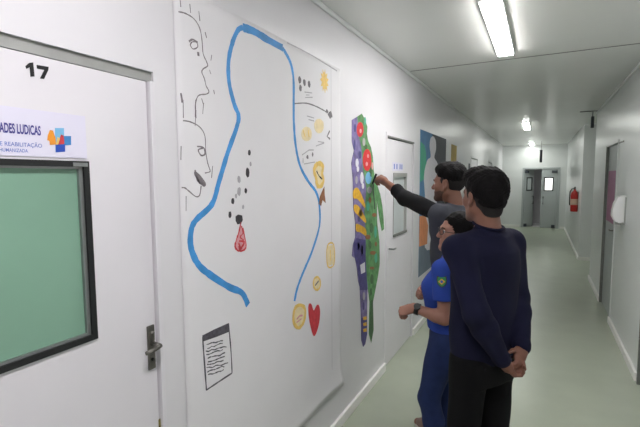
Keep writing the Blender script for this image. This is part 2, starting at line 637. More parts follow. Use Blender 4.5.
xf0, xf = XP + .0001, XP + .0009


def mark(name, bm, m):
    return ch(obj(name, bm, m), pap)


bm = nb()                                            # folds and pasted joint of the sheets
ribbon(bm, [(2.46, .33), (2.46, 2.43)], .006, xf0, xf - .0003, 0, .2)
mark('paper_seam', bm, M_join)
bm = nb()
ribbon(bm, W([(287, 42.6), (300, 49), (313, 56), (337, 71)], XP), .008, xf0, xf - .0003, 0, .2)
mark('top_edge_line', bm, M_inkl)

out_l = [(248, 305), (242, 293), (229, 287), (209, 274), (198, 264), (191, 248), (191, 231), (196, 220), (212, 204), (219, 181.5),
         (228, 151.6), (236.4, 128), (238.5, 115.7), (234, 103.6), (229, 82), (228.5, 61), (232.4, 42.6), (238, 30), (243, 27.6)]
out_t = [(243, 27.6), (253.8, 31.4), (267.5, 39.6), (282.7, 48)]
out_r = [(282.7, 48), (290.3, 62.4), (293.4, 79), (293.6, 103.6), (293.8, 122), (295.5, 144.6), (300, 165.7), (308, 181), (316, 192), (319.2, 204.4), (319.4, 225.5),
         (312.4, 250), (305, 268), (301, 277.6), (297, 289), (294.4, 301)]
bm = nb()
ribbon(bm, W(out_l, XP), (.030, .023), xf0, xf, 6, .1)
ribbon(bm, W(out_t, XP), (.036, .036), xf0, xf + .0002, 6, .1)
ribbon(bm, W(out_r, XP), (.021, .02), xf0, xf, 6, .12)
mark('blue_outline', bm, M_blue)

# face sketches in fine black line
bm = nb()
f1 = [(178.4, 11.8), (185.5, 13.5), (194, 19), (199.5, 28), (201.8, 39.4), (203, 53.4), (206.5, 61.8), (207.4, 66), (203, 69), (201.8, 72.5), (204.3, 78.7),
      (206, 85.7), (208.8, 91.4), (206.5, 94), (199.5, 95), (196.7, 98.4), (195.3, 105.4), (195.9, 118)]
ribbon(bm, W(f1, XP), .0045, xf0, xf, 4, .3)
for l in ([(190, 45), (192, 42), (196.5, 42.3), (197.5, 47), (193, 49), (190, 45)],):
    ribbon(bm, W(l, XP), .004, xf0, xf, 4, .3)
ribbon(bm, W([(189, 41.5), (192.5, 39.5), (197.5, 42.3)], XP), .007, xf0, xf + .0002, 4, .3)
ribbon(bm, W([(198, 52), (198.4, 56)], XP), .010, xf0, xf, 0, .3)
for l in ([(180, 0), (180.7, 7)], [(189.7, 4), (190.5, 13)], [(198.7, 11), (199.8, 21)], [(205, 32), (206.5, 38)], [(211.6, 55), (210.8, 60.5)], [(209.4, 70), (210.8, 74)],
          [(201.5, 98.4), (203.2, 104)], [(213.6, 90), (214.4, 94.2)], [(196, 110), (195, 126)], [(183, 100), (183.3, 118)]):
    ribbon(bm, W(l, XP), .0032, xf0, xf, 0, .3)
ribbon(bm, W([(180.7, 93), (182.4, 102.6)], XP), .009, xf0, xf, 0, .3)
mark('face_sketch', bm, M_pencil)
bm = nb()
ribbon(bm, W([(195, 170), (196.5, 178), (200, 184), (196, 175), (199.5, 183)], XP), .006, xf0, xf + .0001, 3, .4)
f2 = [(183, 120.6), (190.6, 122), (199.6, 127), (204.8, 136), (205.6, 151.5), (207.4, 162), (209, 167.5), (210, 171.6), (204.8, 173)]
ribbon(bm, W(f2, XP), .004, xf0, xf, 4, .3)
ribbon(bm, W([(197, 146.4), (203.5, 147.7), (204.8, 154), (201, 155.4), (198.3, 150), (203, 148)], XP), .0055, xf0, xf, 4, .3)
ribbon(bm, W([(194.5, 172), (197.8, 180), (203.5, 185), (204.8, 184), (199, 176), (194.5, 172)], XP), .010, xf0, xf, 3, .4)
wpoly(bm, W([(195, 173), (200, 177), (204.5, 184), (199, 182)], XP), xf0, xf - .0002)
ribbon(bm, W([(201, 186), (199.6, 195), (195.8, 196.6), (189.3, 191.5), (185, 188), (181.6, 187.6)], XP), .0045, xf0, xf, 4, .3)
for l in ([(195.6, 100), (195, 117)], [(203.5, 103), (202.6, 114)], [(186, 196), (186, 211)], [(212.5, 166), (211.5, 178)], [(181, 146), (180.8, 160)]):
    ribbon(bm, W(l, XP), .003, xf0, xf, 0, .3)
mark('face_sketch', bm, M_pencil)

# dots, bulb and flame in the middle
bm = nb()
for x, y, r, k in ((249.3, 152.7, .011, 1.1), (247.6, 172.5, .014, 1.5), (245.8, 190.7, .010, 1.2), (232.7, 201, .010, 1.4), (229.9, 214.6, .010, 1.5)):
    mark('black_dot', blob(nb(), wall(x, y, XP), r, r*k, xf0, xf), M_ink)
wpoly(bm, W([(235.5, 216.5), (238, 214.5), (242, 215.5), (242.7, 220), (241, 223.5), (237.5, 224.5), (235.6, 221)], XP), xf0, xf)
mark('black_bulb_cap_drawing', bm, M_ink)
bm = nb()
for x, y, r in ((239, 179.5, .011), (239, 191.5, .013), (243, 207, .007), (250.5, 164, .007), (236, 196, .007)):
    mark('grey_dot', blob(nb(), wall(x, y, XP), r, r*1.5, xf0, xf), M_inkl)
bm = nb()
wpoly(bm, W([(240.8, 227), (237, 238.6), (235, 246), (237, 250), (240.5, 251.4), (244.5, 250), (246, 246), (244.8, 238.6), (242.4, 228)], XP), xf0, xf - .0003)
fl = mark('red_flame_drawing', bm, M_pink)
bm = nb()
ribbon(bm, W([(241, 222), (238.8, 232), (236.2, 240), (235, 246.5), (237.5, 250.4), (241, 251), (245, 249), (246, 245), (244.6, 237), (242.6, 228)], XP), .008, xf0, xf, 4, .4)
ribbon(bm, W([(238.5, 243), (241, 248), (244, 242), (239, 241)], XP), .008, xf0, xf, 4, .4)
ribbon(bm, W([(241.4, 226), (242.8, 233), (240, 237), (243.5, 240)], XP), .006, xf0, xf, 4, .4)
ribbon(bm, W([(239, 246), (240, 250), (242.5, 245)], XP), .012, xf0, xf, 4, .4)
o = obj('flame_outline', bm, M_red); o.parent = fl

# right-hand column of small drawings
bm = nb()
c = wall(324.4, 81, XP)
n = 22
pts = []
for k in range(n):
    rr = 1.0 if k % 2 else .62
    pts.append((c[0] + .058*rr*math.cos(2*math.pi*k/n), c[1] + .072*rr*math.sin(2*math.pi*k/n)))
wpoly(bm, pts, xf0, xf)
mark('sun_drawing', bm, M_yel)
bm = nb()
for x, y in ((299.7, 80), (300.4, 88.2), (304.3, 82.4), (309, 84)):
    mark('grey_block_drawing', blob(nb(), wall(x, y, XP), .015, .019, xf0, xf), M_inkg)
for a_, b_ in (((304.5, 92), (312, 93)), ((305, 97.5), (312.5, 97.3)), ((306, 95), (309.5, 95))):
    mark('grey_stroke', ribbon(nb(), W([a_, b_], XP), .005, xf0, xf, 0, .3), M_inkl)
bm = nb()
ribbon(bm, W([(294.5, 103.6), (306, 103.2), (315.6, 106.2), (323, 110), (327, 112.5)], XP), .007, xf0, xf, 4, .2)
blob(bm, wall(330, 114.6, XP), .03, .022, xf0, xf, 12, .35)
blob(bm, wall(327, 111.6, XP), .014, .012, xf0, xf, 10, .35)
mark('hand_sketch', bm, M_inkg)
bm = nb()
for a_, b_ in (((307, 116), (314, 118)), ((308.5, 119.5), (314, 121))):
    mark('grey_stroke', ribbon(nb(), W([a_, b_], XP), .006, xf0, xf, 0, .3), M_inkl)
for a_, b_ in (((302, 155), (309, 150)), ((309, 150), (313.5, 150)), ((304, 164), (315, 162)), ((307, 156), (308.5, 158.5)), ((312, 153), (313, 156)), ((303, 158), (303, 163)), ((316, 146), (324, 143)), ((318, 141.5), (324, 142.5))):
    mark('grey_stroke', ribbon(nb(), W([a_, b_], XP), .006, xf0, xf, 0, .3), M_inkl)
mark('grey_dot', blob(nb(), wall(307.4, 157, XP), .011, .012, xf0, xf), M_inkg)
mark('grey_dot', blob(nb(), wall(312.6, 154.4, XP), .009, .012, xf0, xf), M_inkg)
ribbon(bm, W([(329.6, 131), (327, 136.5), (330, 139)], XP), .014, xf0, xf, 0, .3)
mark('grey_scribble', bm, M_inkg)


def ringmark(name, pts, m, w, inner=None, im=None):
    bm = nb()
    P = W(pts, XP)
    wpoly(bm, P, xf0, xf - .0003)
    o = mark(name, bm, M_yelp)
    bm = nb()
    ribbon(bm, P, w, xf0, xf, 4, .25, True)
    q = obj('coloured_rim', bm, m); q.parent = o
    if inner:
        for l in inner:
            q = obj('inner_scribble', ribbon(nb(), W(l, XP), .009, xf0, xf + .0002, 3, .3), im); q.parent = o
    # child of the mark, already in world-like coordinates relative to the paper
    return o


def circ(x, y, rx, ry, n=12):
    return [(x + rx*math.cos(2*math.pi*k/n), y + ry*math.sin(2*math.pi*k/n)) for k in range(n)]


ringmark('yellow_circle_drawing', circ(319, 126, 4, 5.5), M_yelp, .02)
ringmark('yellow_circle_drawing', circ(306.5, 134, 4.6, 6), M_yelp, .014, [[(303, 130), (305, 137)], [(308, 130), (309, 137)]], M_yel)
ringmark('yellow_pear_drawing', [(316, 165), (320, 163.5), (323, 167), (322, 174), (323.5, 181), (320.5, 186.5), (317, 185), (316, 178), (314, 171)], M_yel, .028, [[(316.5, 171), (319, 176), (322, 179)]], M_ink)
ringmark('yellow_panel_drawing', [(327.3, 246), (333.6, 244.5), (334, 264), (327.6, 266)], M_yel, .011, [[(330.5, 250), (330.8, 261)]], M_yel)
ringmark('yellow_circle_drawing', circ(316.8, 283.5, 3.6, 6.5), M_yel, .013, [[(315, 285.5), (318.5, 281)]], M_inkg)
ringmark('yellow_hexagon_drawing', [(294.5, 309), (300, 305), (305, 309), (304, 321), (298.5, 328), (293.6, 322)], M_yel, .022, [[(296.5, 319.5), (299.5, 316), (302.5, 315.5)], [(296.5, 322.5), (301.5, 318.5)]], M_pink)
bm = nb()
wpoly(bm, W([(318.5, 204), (320, 196), (322.5, 190), (324.3, 186.5), (324.6, 194), (325.6, 203), (322.5, 200), (321, 206)], XP), xf0, xf)
mark('dark_tree_drawing', bm, M_brown)
bm = nb()
P = W([(313.6, 310.5), (311.5, 304.5), (309.2, 303.5), (308.2, 308), (308.8, 317), (310.6, 327), (313.6, 336), (316.6, 332), (319.2, 322), (320, 311), (318.6, 305), (316.4, 305.5)], XP)
wpoly(bm, catmull(P, 4, True), xf0, xf)
mark('red_heart_drawing', bm, M_red)

# note box near the bottom left of the paper
bm = nb()
for l in ([(202.6, 337), (203.6, 352), (205, 371), (206.4, 390)], [(206.4, 390), (219, 381.5), (232, 373)], [(232, 373), (231, 352), (228.5, 323.7)]):
    ribbon(bm, W(l, XP), .0065, xf0, xf, 3, .3)
wpoly(bm, W([(202.2, 335.5), (215, 329), (228.6, 323), (229.6, 331.5), (216, 337), (203, 341.5)], XP), xf0, xf)
for k in range(11):
    y = 345 + k*3.3
    x0, x1 = 205.5 + .1*k + random.uniform(0, 2.5), 227 + .15*k - random.uniform(0, 6)
    l = []
    nn = 7
    for q in range(nn + 1):
        tt = q/nn
        l.append((x0 + (x1 - x0)*tt, y - (5.0*tt) + random.uniform(-.8, .8)))
    if k == 10: continue
    ribbon(bm, W(l, XP), .0042, xf0, xf, 2, .5)
mark('handwritten_note', bm, M_note)

# ------------------------------------------------------------------ painted body cut-out
WALLG = WALLX + .0012
XC = WALLX + .0035
cut = empty('painted_body_cutout', (WALLX, 3.1, 1.3))
tag(cut, 'painted body-shaped cut-out, half purple and half green with red flowers', 'mural')


def cpart(name, pts, m, x0=WALLG, x1=XC, sm=0, par=cut):
    P = W(pts)
    if sm: P = catmull(P, sm, True)
    o = obj(name, wpoly(nb(), P, x0, x1), m)
    if par is cut: ch(o, cut)
    else: o.parent = par
    return o


pur = cpart('purple_half', [(351.6, 120), (356.8, 116.8), (358.4, 136), (361, 148), (362.5, 169.5), (366, 188), (364, 211.6), (365.5, 235), (365.2, 268), (367.4, 287), (367, 293.7), (366.8, 312.6), (366.9, 333.7),
                            (365, 344), (363, 346.7), (361, 340), (360.6, 312.6), (359.4, 287), (357.9, 281), (356.6, 268), (354.7, 258), (351.6, 256), (352.6, 245), (355, 237), (355, 222), (353, 207), (352.6, 180),
                            (351, 163), (353.7, 150.5), (351.6, 142)], M_purp)
gre = cpart('green_half', [(356.8, 116.8), (361.5, 113.7), (364.8, 120), (367, 127), (366.5, 134), (367.8, 141), (370.5, 147), (372.6, 157), (373.3, 169.5), (374.7, 181), (376.5, 199), (376.8, 222), (379, 241), (379.4, 258),
                           (379.4, 264), (377.5, 277), (374.7, 291.6), (372.6, 302), (372.9, 312.6), (373.3, 329.5), (371, 342.5), (368.6, 333.7), (368.8, 319), (369.4, 302), (367.4, 287), (365.2, 268), (365.5, 235), (364, 211.6), (366, 188),
                           (362.5, 169.5), (361, 148), (358.4, 136)], M_grn)
cpart('green_arm', [(374.6, 181), (377, 185), (380, 194.7), (382, 206), (383.2, 218), (383.6, 229), (381.6, 231), (379.6, 221), (378, 210), (376.6, 199)], M_grn)


def cdet(par, name, pts, m, sm=4):
    return cpart(name, pts, m, XC - .0005, XC + .0008, sm, par)


cdet(gre, 'red_flower', circ(359.6, 129.5, 3.4, 7.5, 9), M_redf)
cdet(gre, 'red_flower', circ(366.6, 160, 4.3, 11, 10), M_redf)
for x, y, rx, ry in ((360, 131, 1.1, 2.2), (366.2, 164, 1.2, 2.2), (367.5, 156, 1.0, 2.0), (371.8, 166, .9, 4)):  # dabs of pink paint on and beside the flowers
    cpart('flower_pink_dab', circ(x, y, rx, ry, 8), M_pink, XC, XC + .0014, 0, gre)
for x, y, rx, ry in ((356.6, 163, 1.5, 4.5), (357.4, 169, 1.2, 3), (361.4, 178, 1.7, 6), (362.5, 186, 1.2, 3)):
    cdet(pur, 'white_dab', circ(x, y, rx, ry, 8), M_white)
for pts in ([(353, 190.5), (357.5, 188), (363.6, 201), (364.4, 208), (357.5, 199.5), (353, 198)], [(353.6, 205), (358, 206), (364.6, 217), (365.2, 223), (359, 217), (353.8, 211)], [(355.6, 224), (360, 225), (365.2, 229), (365.6, 236), (360, 232.5), (355.8, 231)]):
    cdet(pur, 'yellow_stripe', pts, M_gold, 3)
cdet(pur, 'dark_shorts', [(353, 243), (356, 238), (365, 240), (365.2, 256), (366.5, 283), (366.8, 290), (359.8, 290), (358, 276), (357, 266), (354, 256)], M_purpd, 0)
cpart('white_patch', [(359.6, 265), (364.3, 262), (364.6, 272), (360.6, 274)], M_white, XC, XC + .0014, 0, pur)
cdet(pur, 'lower_leg', [(360.8, 318), (366.5, 316), (366.8, 333.5), (364.8, 343.5), (363, 346), (361.4, 338)], M_purpd, 0)
for y in (317, 323, 329):
    cpart('gold_mark', [(362.5, y), (366, y - 1), (366.2, y + 2.4), (363, y + 3)], M_gold, XC, XC + .0014, 0, pur)
for x, y, rx, ry in ((367.5, 237, 2.6, 2.4), (372.5, 252.8, 3, 2), (373.8, 215, 2.2, 2), (371.6, 268, 2.4, 1.4), (375.4, 244, 1.2, 2.2), (369.5, 200, 1.3, 3)):
    cdet(gre, 'rust_mark', circ(x, y, rx, ry, 8), M_brown)
for x, y, rx, ry in ((368, 178, 3, 6), (363.5, 142, 1.4, 4), (369, 190, 2.4, 3.5)):
    cdet(gre, 'pale_dab', circ(x, y, rx, ry, 8), M_lb if y == 178 else M_inkl)
cdet(gre, 'brown_shin', [(370.2, 300), (372.6, 300), (372.6, 312), (372.9, 330), (371, 341), (369, 332), (369.4, 315)], M_grnd, 0)
for x, y, rx, ry, q in ((354.5, 128, 1.2, 4, 0), (354, 145, 1, 5, 0), (359.5, 155, 1.3, 4, 0), (356, 180, 1.2, 4, 0), (360, 213, 1.4, 3.5, 0), (358.5, 219, 1.2, 3, 0), (358, 246, 1.2, 4, 0), (361.5, 250, 1, 5, 0), (363.5, 296, 1.2, 4, 0), (363, 306, 1, 4, 0),
                        (364.5, 121, 1, 4, 1), (365.5, 147, 1.4, 2.6, 1), (370.5, 172, 1.3, 5, 1), (367.5, 206, 1.6, 5, 1), (371, 228, 1.8, 5, 1), (375, 232, 1.2, 6, 1), (369.5, 245, 1.6, 4, 1), (375.5, 258, 1.4, 5, 1), (371.5, 279, 1.6, 5, 1), (370.5, 292, 1, 4, 1)):
    cdet(gre if q else pur, 'brush_dab', circ(x, y, rx, ry, 8), random.choice([M_grnd, M_postert]) if q else random.choice([M_purpd, M_inkl]))
bm = nb()
ribbon(bm, W([(373, 181), (372.8, 190), (373.6, 199), (374.2, 209)]), .018, XC, XC + .0016, 4, .3)
o = obj('black_line', bm, M_ink); o.parent = gre

# ------------------------------------------------------------------ blue mural beyond door 2
pm = empty('body_poster', (WALLX, 5.4, 1.4))
tag(pm, 'blue and charcoal mural with a white body silhouette beyond the second left door', 'mural')
XM = WALLX + .0035
bm = nb()
box(bm, (WALLG, 4.72, .6), (XM, 6.15, 2.262))
sheet = ch(obj('blue_sheet', bm, M_posterb), pm)


def mpart(name, yz, m, d=.0008, sm=0):
    P = catmull(yz, sm, True) if sm else yz
    o = obj(name, wpoly(nb(), P, XM, XM + d), m)
    return ch(o, pm)


mpart('charcoal_ground', [(5.42, 1.0), (6.148, .6), (6.148, 2.26), (5.30, 2.26), (5.34, 1.8)], M_posterd)
mpart('white_silhouette', [(5.0, .9), (4.98, 1.45), (4.9, 1.75), (5.05, 1.93), (5.22, 1.98), (5.16, 2.1), (5.2, 2.2), (5.34, 2.235), (5.48, 2.19), (5.5, 2.08), (5.42, 1.98), (5.62, 1.9), (5.72, 1.7), (5.6, 1.4), (5.55, .9)], M_white, .0016, 4)
mpart('teal_patch', [(4.725, 1.68), (4.95, 1.72), (5.02, 1.85), (4.98, 2.02), (4.9, 2.1), (4.725, 2.13)], M_postert, .001, 0)
mpart('orange_patch', [(4.725, .95), (5.1, .93), (5.14, 1.15), (5.0, 1.28), (4.725, 1.3)], M_postero, .0022, 0)
mpart('slate_ground', [(4.722, .602), (5.5, .602), (5.45, .92), (4.722, .94)], M_posterg, .001, 0)
yp = empty('yellow_poster', (WALLX, 6.8, 2.1))
tag(yp, 'ochre yellow strip of paper on the wall just past the blue mural', 'poster')
bm = nb()
box(bm, (WALLX, 6.56, 1.3), (WALLX + .004, 7.0, 2.22))
ch(obj('sheet', bm, mat('ochre_paper', hx(200, 168, 70), .6, .08, 9)), yp)
dn = tag(obj('door_plate', box(nb(), (WALLX, 8.3, 1.75), (WALLX + .006, 8.45, 1.98)), M_posterd, bevel=.001), 'small dark plate on the left wall beyond the yellow strip', 'sign')

# ------------------------------------------------------------------ right wall
def right_door(name, a, b, t):
    e = tag(empty(name, (XR, (a + b)/2, 0)), kind='structure')
    bm = nb()
    box(bm, (XR + .02, a + .01, .01), (XR + .065, b - .01, t - .01))
    lf = ch(obj('door_leaf', bm, M_doorg), e)
    bm = nb()
    box(bm, (XR - .008, a - .035, 0), (XR + .02, a, t + .035))
    box(bm, (XR - .008, b + .008, 0), (XR + .02, b + .035, t + .035))
    box(bm, (XR - .008, a, t), (XR + .02, b, t + .035))
    ch(obj('door_frame', bm, M_wallr, bevel=.003), e)
    bm = nb()
    box(bm, (XR - .012, b - .012, 0), (XR + .02, b + .008, t + .01))
    ch(obj('door_seal', bm, M_seam), e)
    bm = nb()
    box(bm, (XR + .012, a + .05, .98), (XR + .02, a + .085, 1.16))
    h = ch(obj('door_handle', bm, M_steel), e)
    bm = nb()
    tube(bm, [(XR + .013, a + .07, 1.09), (XR - .03, a + .07, 1.09), (XR - .03, a + .17, 1.087)], .008)
    o = obj('lever', bm, M_steel, smooth=True); o.parent = h
    return e


right_door('door_5', *RD[0])
right_door('door_6', *RD[1])
bm = nb()
box(bm, (XR - .004, 4.3, .08), (XR, 4.31, 2.7))
box(bm, (XR - .006, 5.6, 2.10), (XR, 5.9, 2.115))
tag(obj('trim_5', bm, M_seam), kind='structure')
pk = empty('pink_notice', (XR + .02, 6.4, 1.5))
tag(pk, 'tall pink paper on the grey right-hand door behind the white dispenser', 'notice')
bm = nb()
box(bm, (XR + .0165, 6.2, 1.15), (XR + .0195, 6.8, 1.80))
ch(obj('sheet', bm, M_mag), pk)
# white dispenser with a rounded front
dp = empty('wall_dispenser', (XR, 5.35, 1.2))
tag(dp, 'white rounded dispenser mounted on the grey right wall', 'dispenser')
bm = nb()
prof = [(0, 1.262), (.05, 1.25), (.09, 1.272), (.112, 1.32), (.11, 1.38), (.098, 1.45), (.07, 1.515), (.03, 1.535), (0, 1.535)]
A = [bm.verts.new((XR - d, 5.27, z)) for d, z in prof]
B = [bm.verts.new((XR - d, 5.40, z)) for d, z in prof]
bm.faces.new(A); bm.faces.new(B)
for i in range(len(prof)):
    bm.faces.new((A[i], A[(i + 1) % len(prof)], B[(i + 1) % len(prof)], B[i]))
ch(obj('casing', bm, mat('white_plastic', hx(238, 238, 238), .35, .01, 8), bevel=.006), dp)
bm = nb()
box(bm, (XR - .012, 5.245, 1.24), (XR, 5.268, 1.52))  # grey strip standing in for the shadow beside the casing
ch(obj('shadow_strip', bm, M_trimg), dp)
bm = nb()
box(bm, (XR - .075, 5.3, 1.23), (XR - .03, 5.37, 1.254))
ch(obj('nozzle', bm, M_trimg), dp)

# extinguisher on the far right wall
ex = empty('fire_extinguisher', (.672, 10.9, .95))
tag(ex, 'red fire extinguisher hanging on the right wall near the corridor end', 'fire extinguisher')
bm = nb()
lathe(bm, [(.06, 0), (.072, .012), (.074, .03), (.074, .36), (.066, .41), (.045, .445), (.026, .46), (.024, .49)], (0, 0, 0))
o = obj('cylinder', bm, M_extr, ex, smooth=True)
bm = nb()
lathe(bm, [(.0745, .15), (.0755, .16), (.0755, .27), (.0745, .28)], (0, 0, 0))
o2 = obj('paper_band', bm, mat('pale_label', hx(200, 170, 150), .5, .1, 20), o, smooth=True)
bm = nb()
box(bm, (-.016, -.02, .49), (.016, .03, .535))
box(bm, (-.008, -.10, .535), (.008, .03, .55))
box(bm, (-.008, -.10, .505), (.008, -.02, .518))
obj('valve_handle', bm, M_black, ex, bevel=.002)
bm = nb()
tube(bm, [(-.0, .03, .51), (-.05, .06, .5), (-.085, .05, .44), (-.09, .02, .3), (-.088, .0, .14)], .011)
obj('hose', bm, M_black, ex, smooth=True)
bm = nb()
box(bm, (.05, -.03, .30), (.0725, .03, .44))
obj('wall_bracket', bm, M_steel, ex)
# dark hanging bracket at the passage mouth, and hanging sign at the far end
hb = empty('hanging_bracket', (.70, 8.1, H))
tag(hb, 'thin dark bracket hanging from the ceiling at the side passage', 'bracket')
bm = nb()
box(bm, (-.18, -.012, -.012), (.18, .012, 0))
obj('ceiling_bar', bm, M_seam, hb)
bm = nb()
tube(bm, [(0, 0, -.01), (0, 0, -.09)], .006)
obj('rod', bm, M_posterd, hb)
bm = nb()
box(bm, (-.022, -.03, -.27), (.022, .03, -.09))
obj('sensor_body', bm, M_posterd, hb, bevel=.006)
hs = empty('hanging_sign', (-.02, 14.4, H))
tag(hs, 'small dark sign hanging edge-on from the ceiling near the far doors', 'sign')
bm = nb()
for y in (-.12, .12): obj('rod', tube(nb(), [(0, y, 0), (0, y, -.26)], .006), M_steel, hs)
bm = nb()
box(bm, (-.035, -.2, -.62), (.035, .2, -.26))
obj('panel', bm, M_posterd, hs, bevel=.01)

# ------------------------------------------------------------------ far double doors
fd = tag(empty('door_7', (0, Y1, 0)), kind='structure')
fd['label'] = 'grey double doors with dark-framed windows at the corridor end'
bm = nb()
box(bm, (-.56, Y1 - .02, 0), (-.51, Y1 + .12, 2.02))
box(bm, (.48, Y1 - .02, 0), (.56, Y1 + .12, 2.02))
box(bm, (-.51, Y1 - .02, 1.97), (.48, Y1 + .12, 2.02))
ch(obj('door_frame', bm, M_doorg), fd)


def leaf(name_par, hinge, w, ang, pane_m, sgn):
    e = bpy.data.objects.new('door_leaf', None)
    me_bm = nb()
    za, zb = 1.24, 1.70
    wa, wb = .10, .38
    x = lambda v: sgn*v
    def bx(a, b, lo, hi, y0=-.02, y1=.02):
        box(me_bm, (min(x(a), x(b)), y0, lo), (max(x(a), x(b)), y1, hi))
    bx(.005, wa, .015, 1.96); bx(wb, w - .005, .015, 1.96); bx(wa, wb, .015, za); bx(wa, wb, zb, 1.96)
    bpy.data.objects.remove(e)
    o = obj('door_leaf', me_bm, M_doorg, fd)
    o.location = (hinge, .02, 0)
    o.rotation_euler = (0, 0, ang)
    fb = nb()
    for a, b, lo, hi in ((wa, wa + .035, za, zb), (wb - .035, wb, za, zb), (wa + .035, wb - .035, za, za + .035), (wa + .035, wb - .035, zb - .035, zb)):
        box(fb, (min(x(a), x(b)), -.028, lo), (max(x(a), x(b)), .028, hi))
    obj('window_frame', fb, M_black, o)
    pb = nb()
    box(pb, (min(x(wa + .035), x(wb - .035)), -.008, za + .035), (max(x(wa + .035), x(wb - .035)), .008, zb - .035))
    obj('window_pane', pb, pane_m, o)
    hb_ = nb()
    tube(hb_, [(x(w - .07), -.02, 1.05), (x(w - .07), -.07, 1.05), (x(w - .07), -.07, 1.25 - .45), (x(w - .07), -.02, .8)], .013)
    obj('pull_handle', hb_, M_black, o, smooth=True)
    kb = nb()
    box(kb, (min(x(.02), x(.12)), -.06, .02), (max(x(.02), x(.12)), -.02, .12))
    box(kb, (min(x(0), x(.16)), -.06, 1.84), (max(x(0), x(.16)), -.02, 1.92))
    obj('closer', kb, M_posterd, o)
    return o


leaf(fd, -.505, .46, R(52), M_frost, 1)
leaf(fd, .475, .46, 0, M_glow, -1)


# ------------------------------------------------------------------ ceiling luminaires
def luminaire(y, label, m=None):
    e = empty('ceiling_light', (-.295, y, H))
    tag(e, label, 'ceiling light', 'ceiling lights along the corridor')
    bm = nb()
    box(bm, (-.066, -.63, -.022), (.066, .63, 0))
    obj('housing', bm, mat('lamp_housing', hx(228, 228, 226), .4, .01, 8), e, bevel=.004)
    bm = nb()
    box(bm, (-.056, -.615, -.032), (.056, .615, -.022))
    obj('diffuser', bm, m or M_lamp, e, bevel=.004)
    return e


luminaire(3.32, 'long white ceiling light nearest the camera, over the people')
luminaire(9.7, 'second white ceiling light, halfway along the corridor', M_lampf)
luminaire(15.2, 'farthest small white ceiling light before the far doors', M_lampf)
luminaire(.25, 'added fill light out of view above the viewer, near the door numbered 17', M_lampfill)  # added unseen light, brightens the near door and the paper

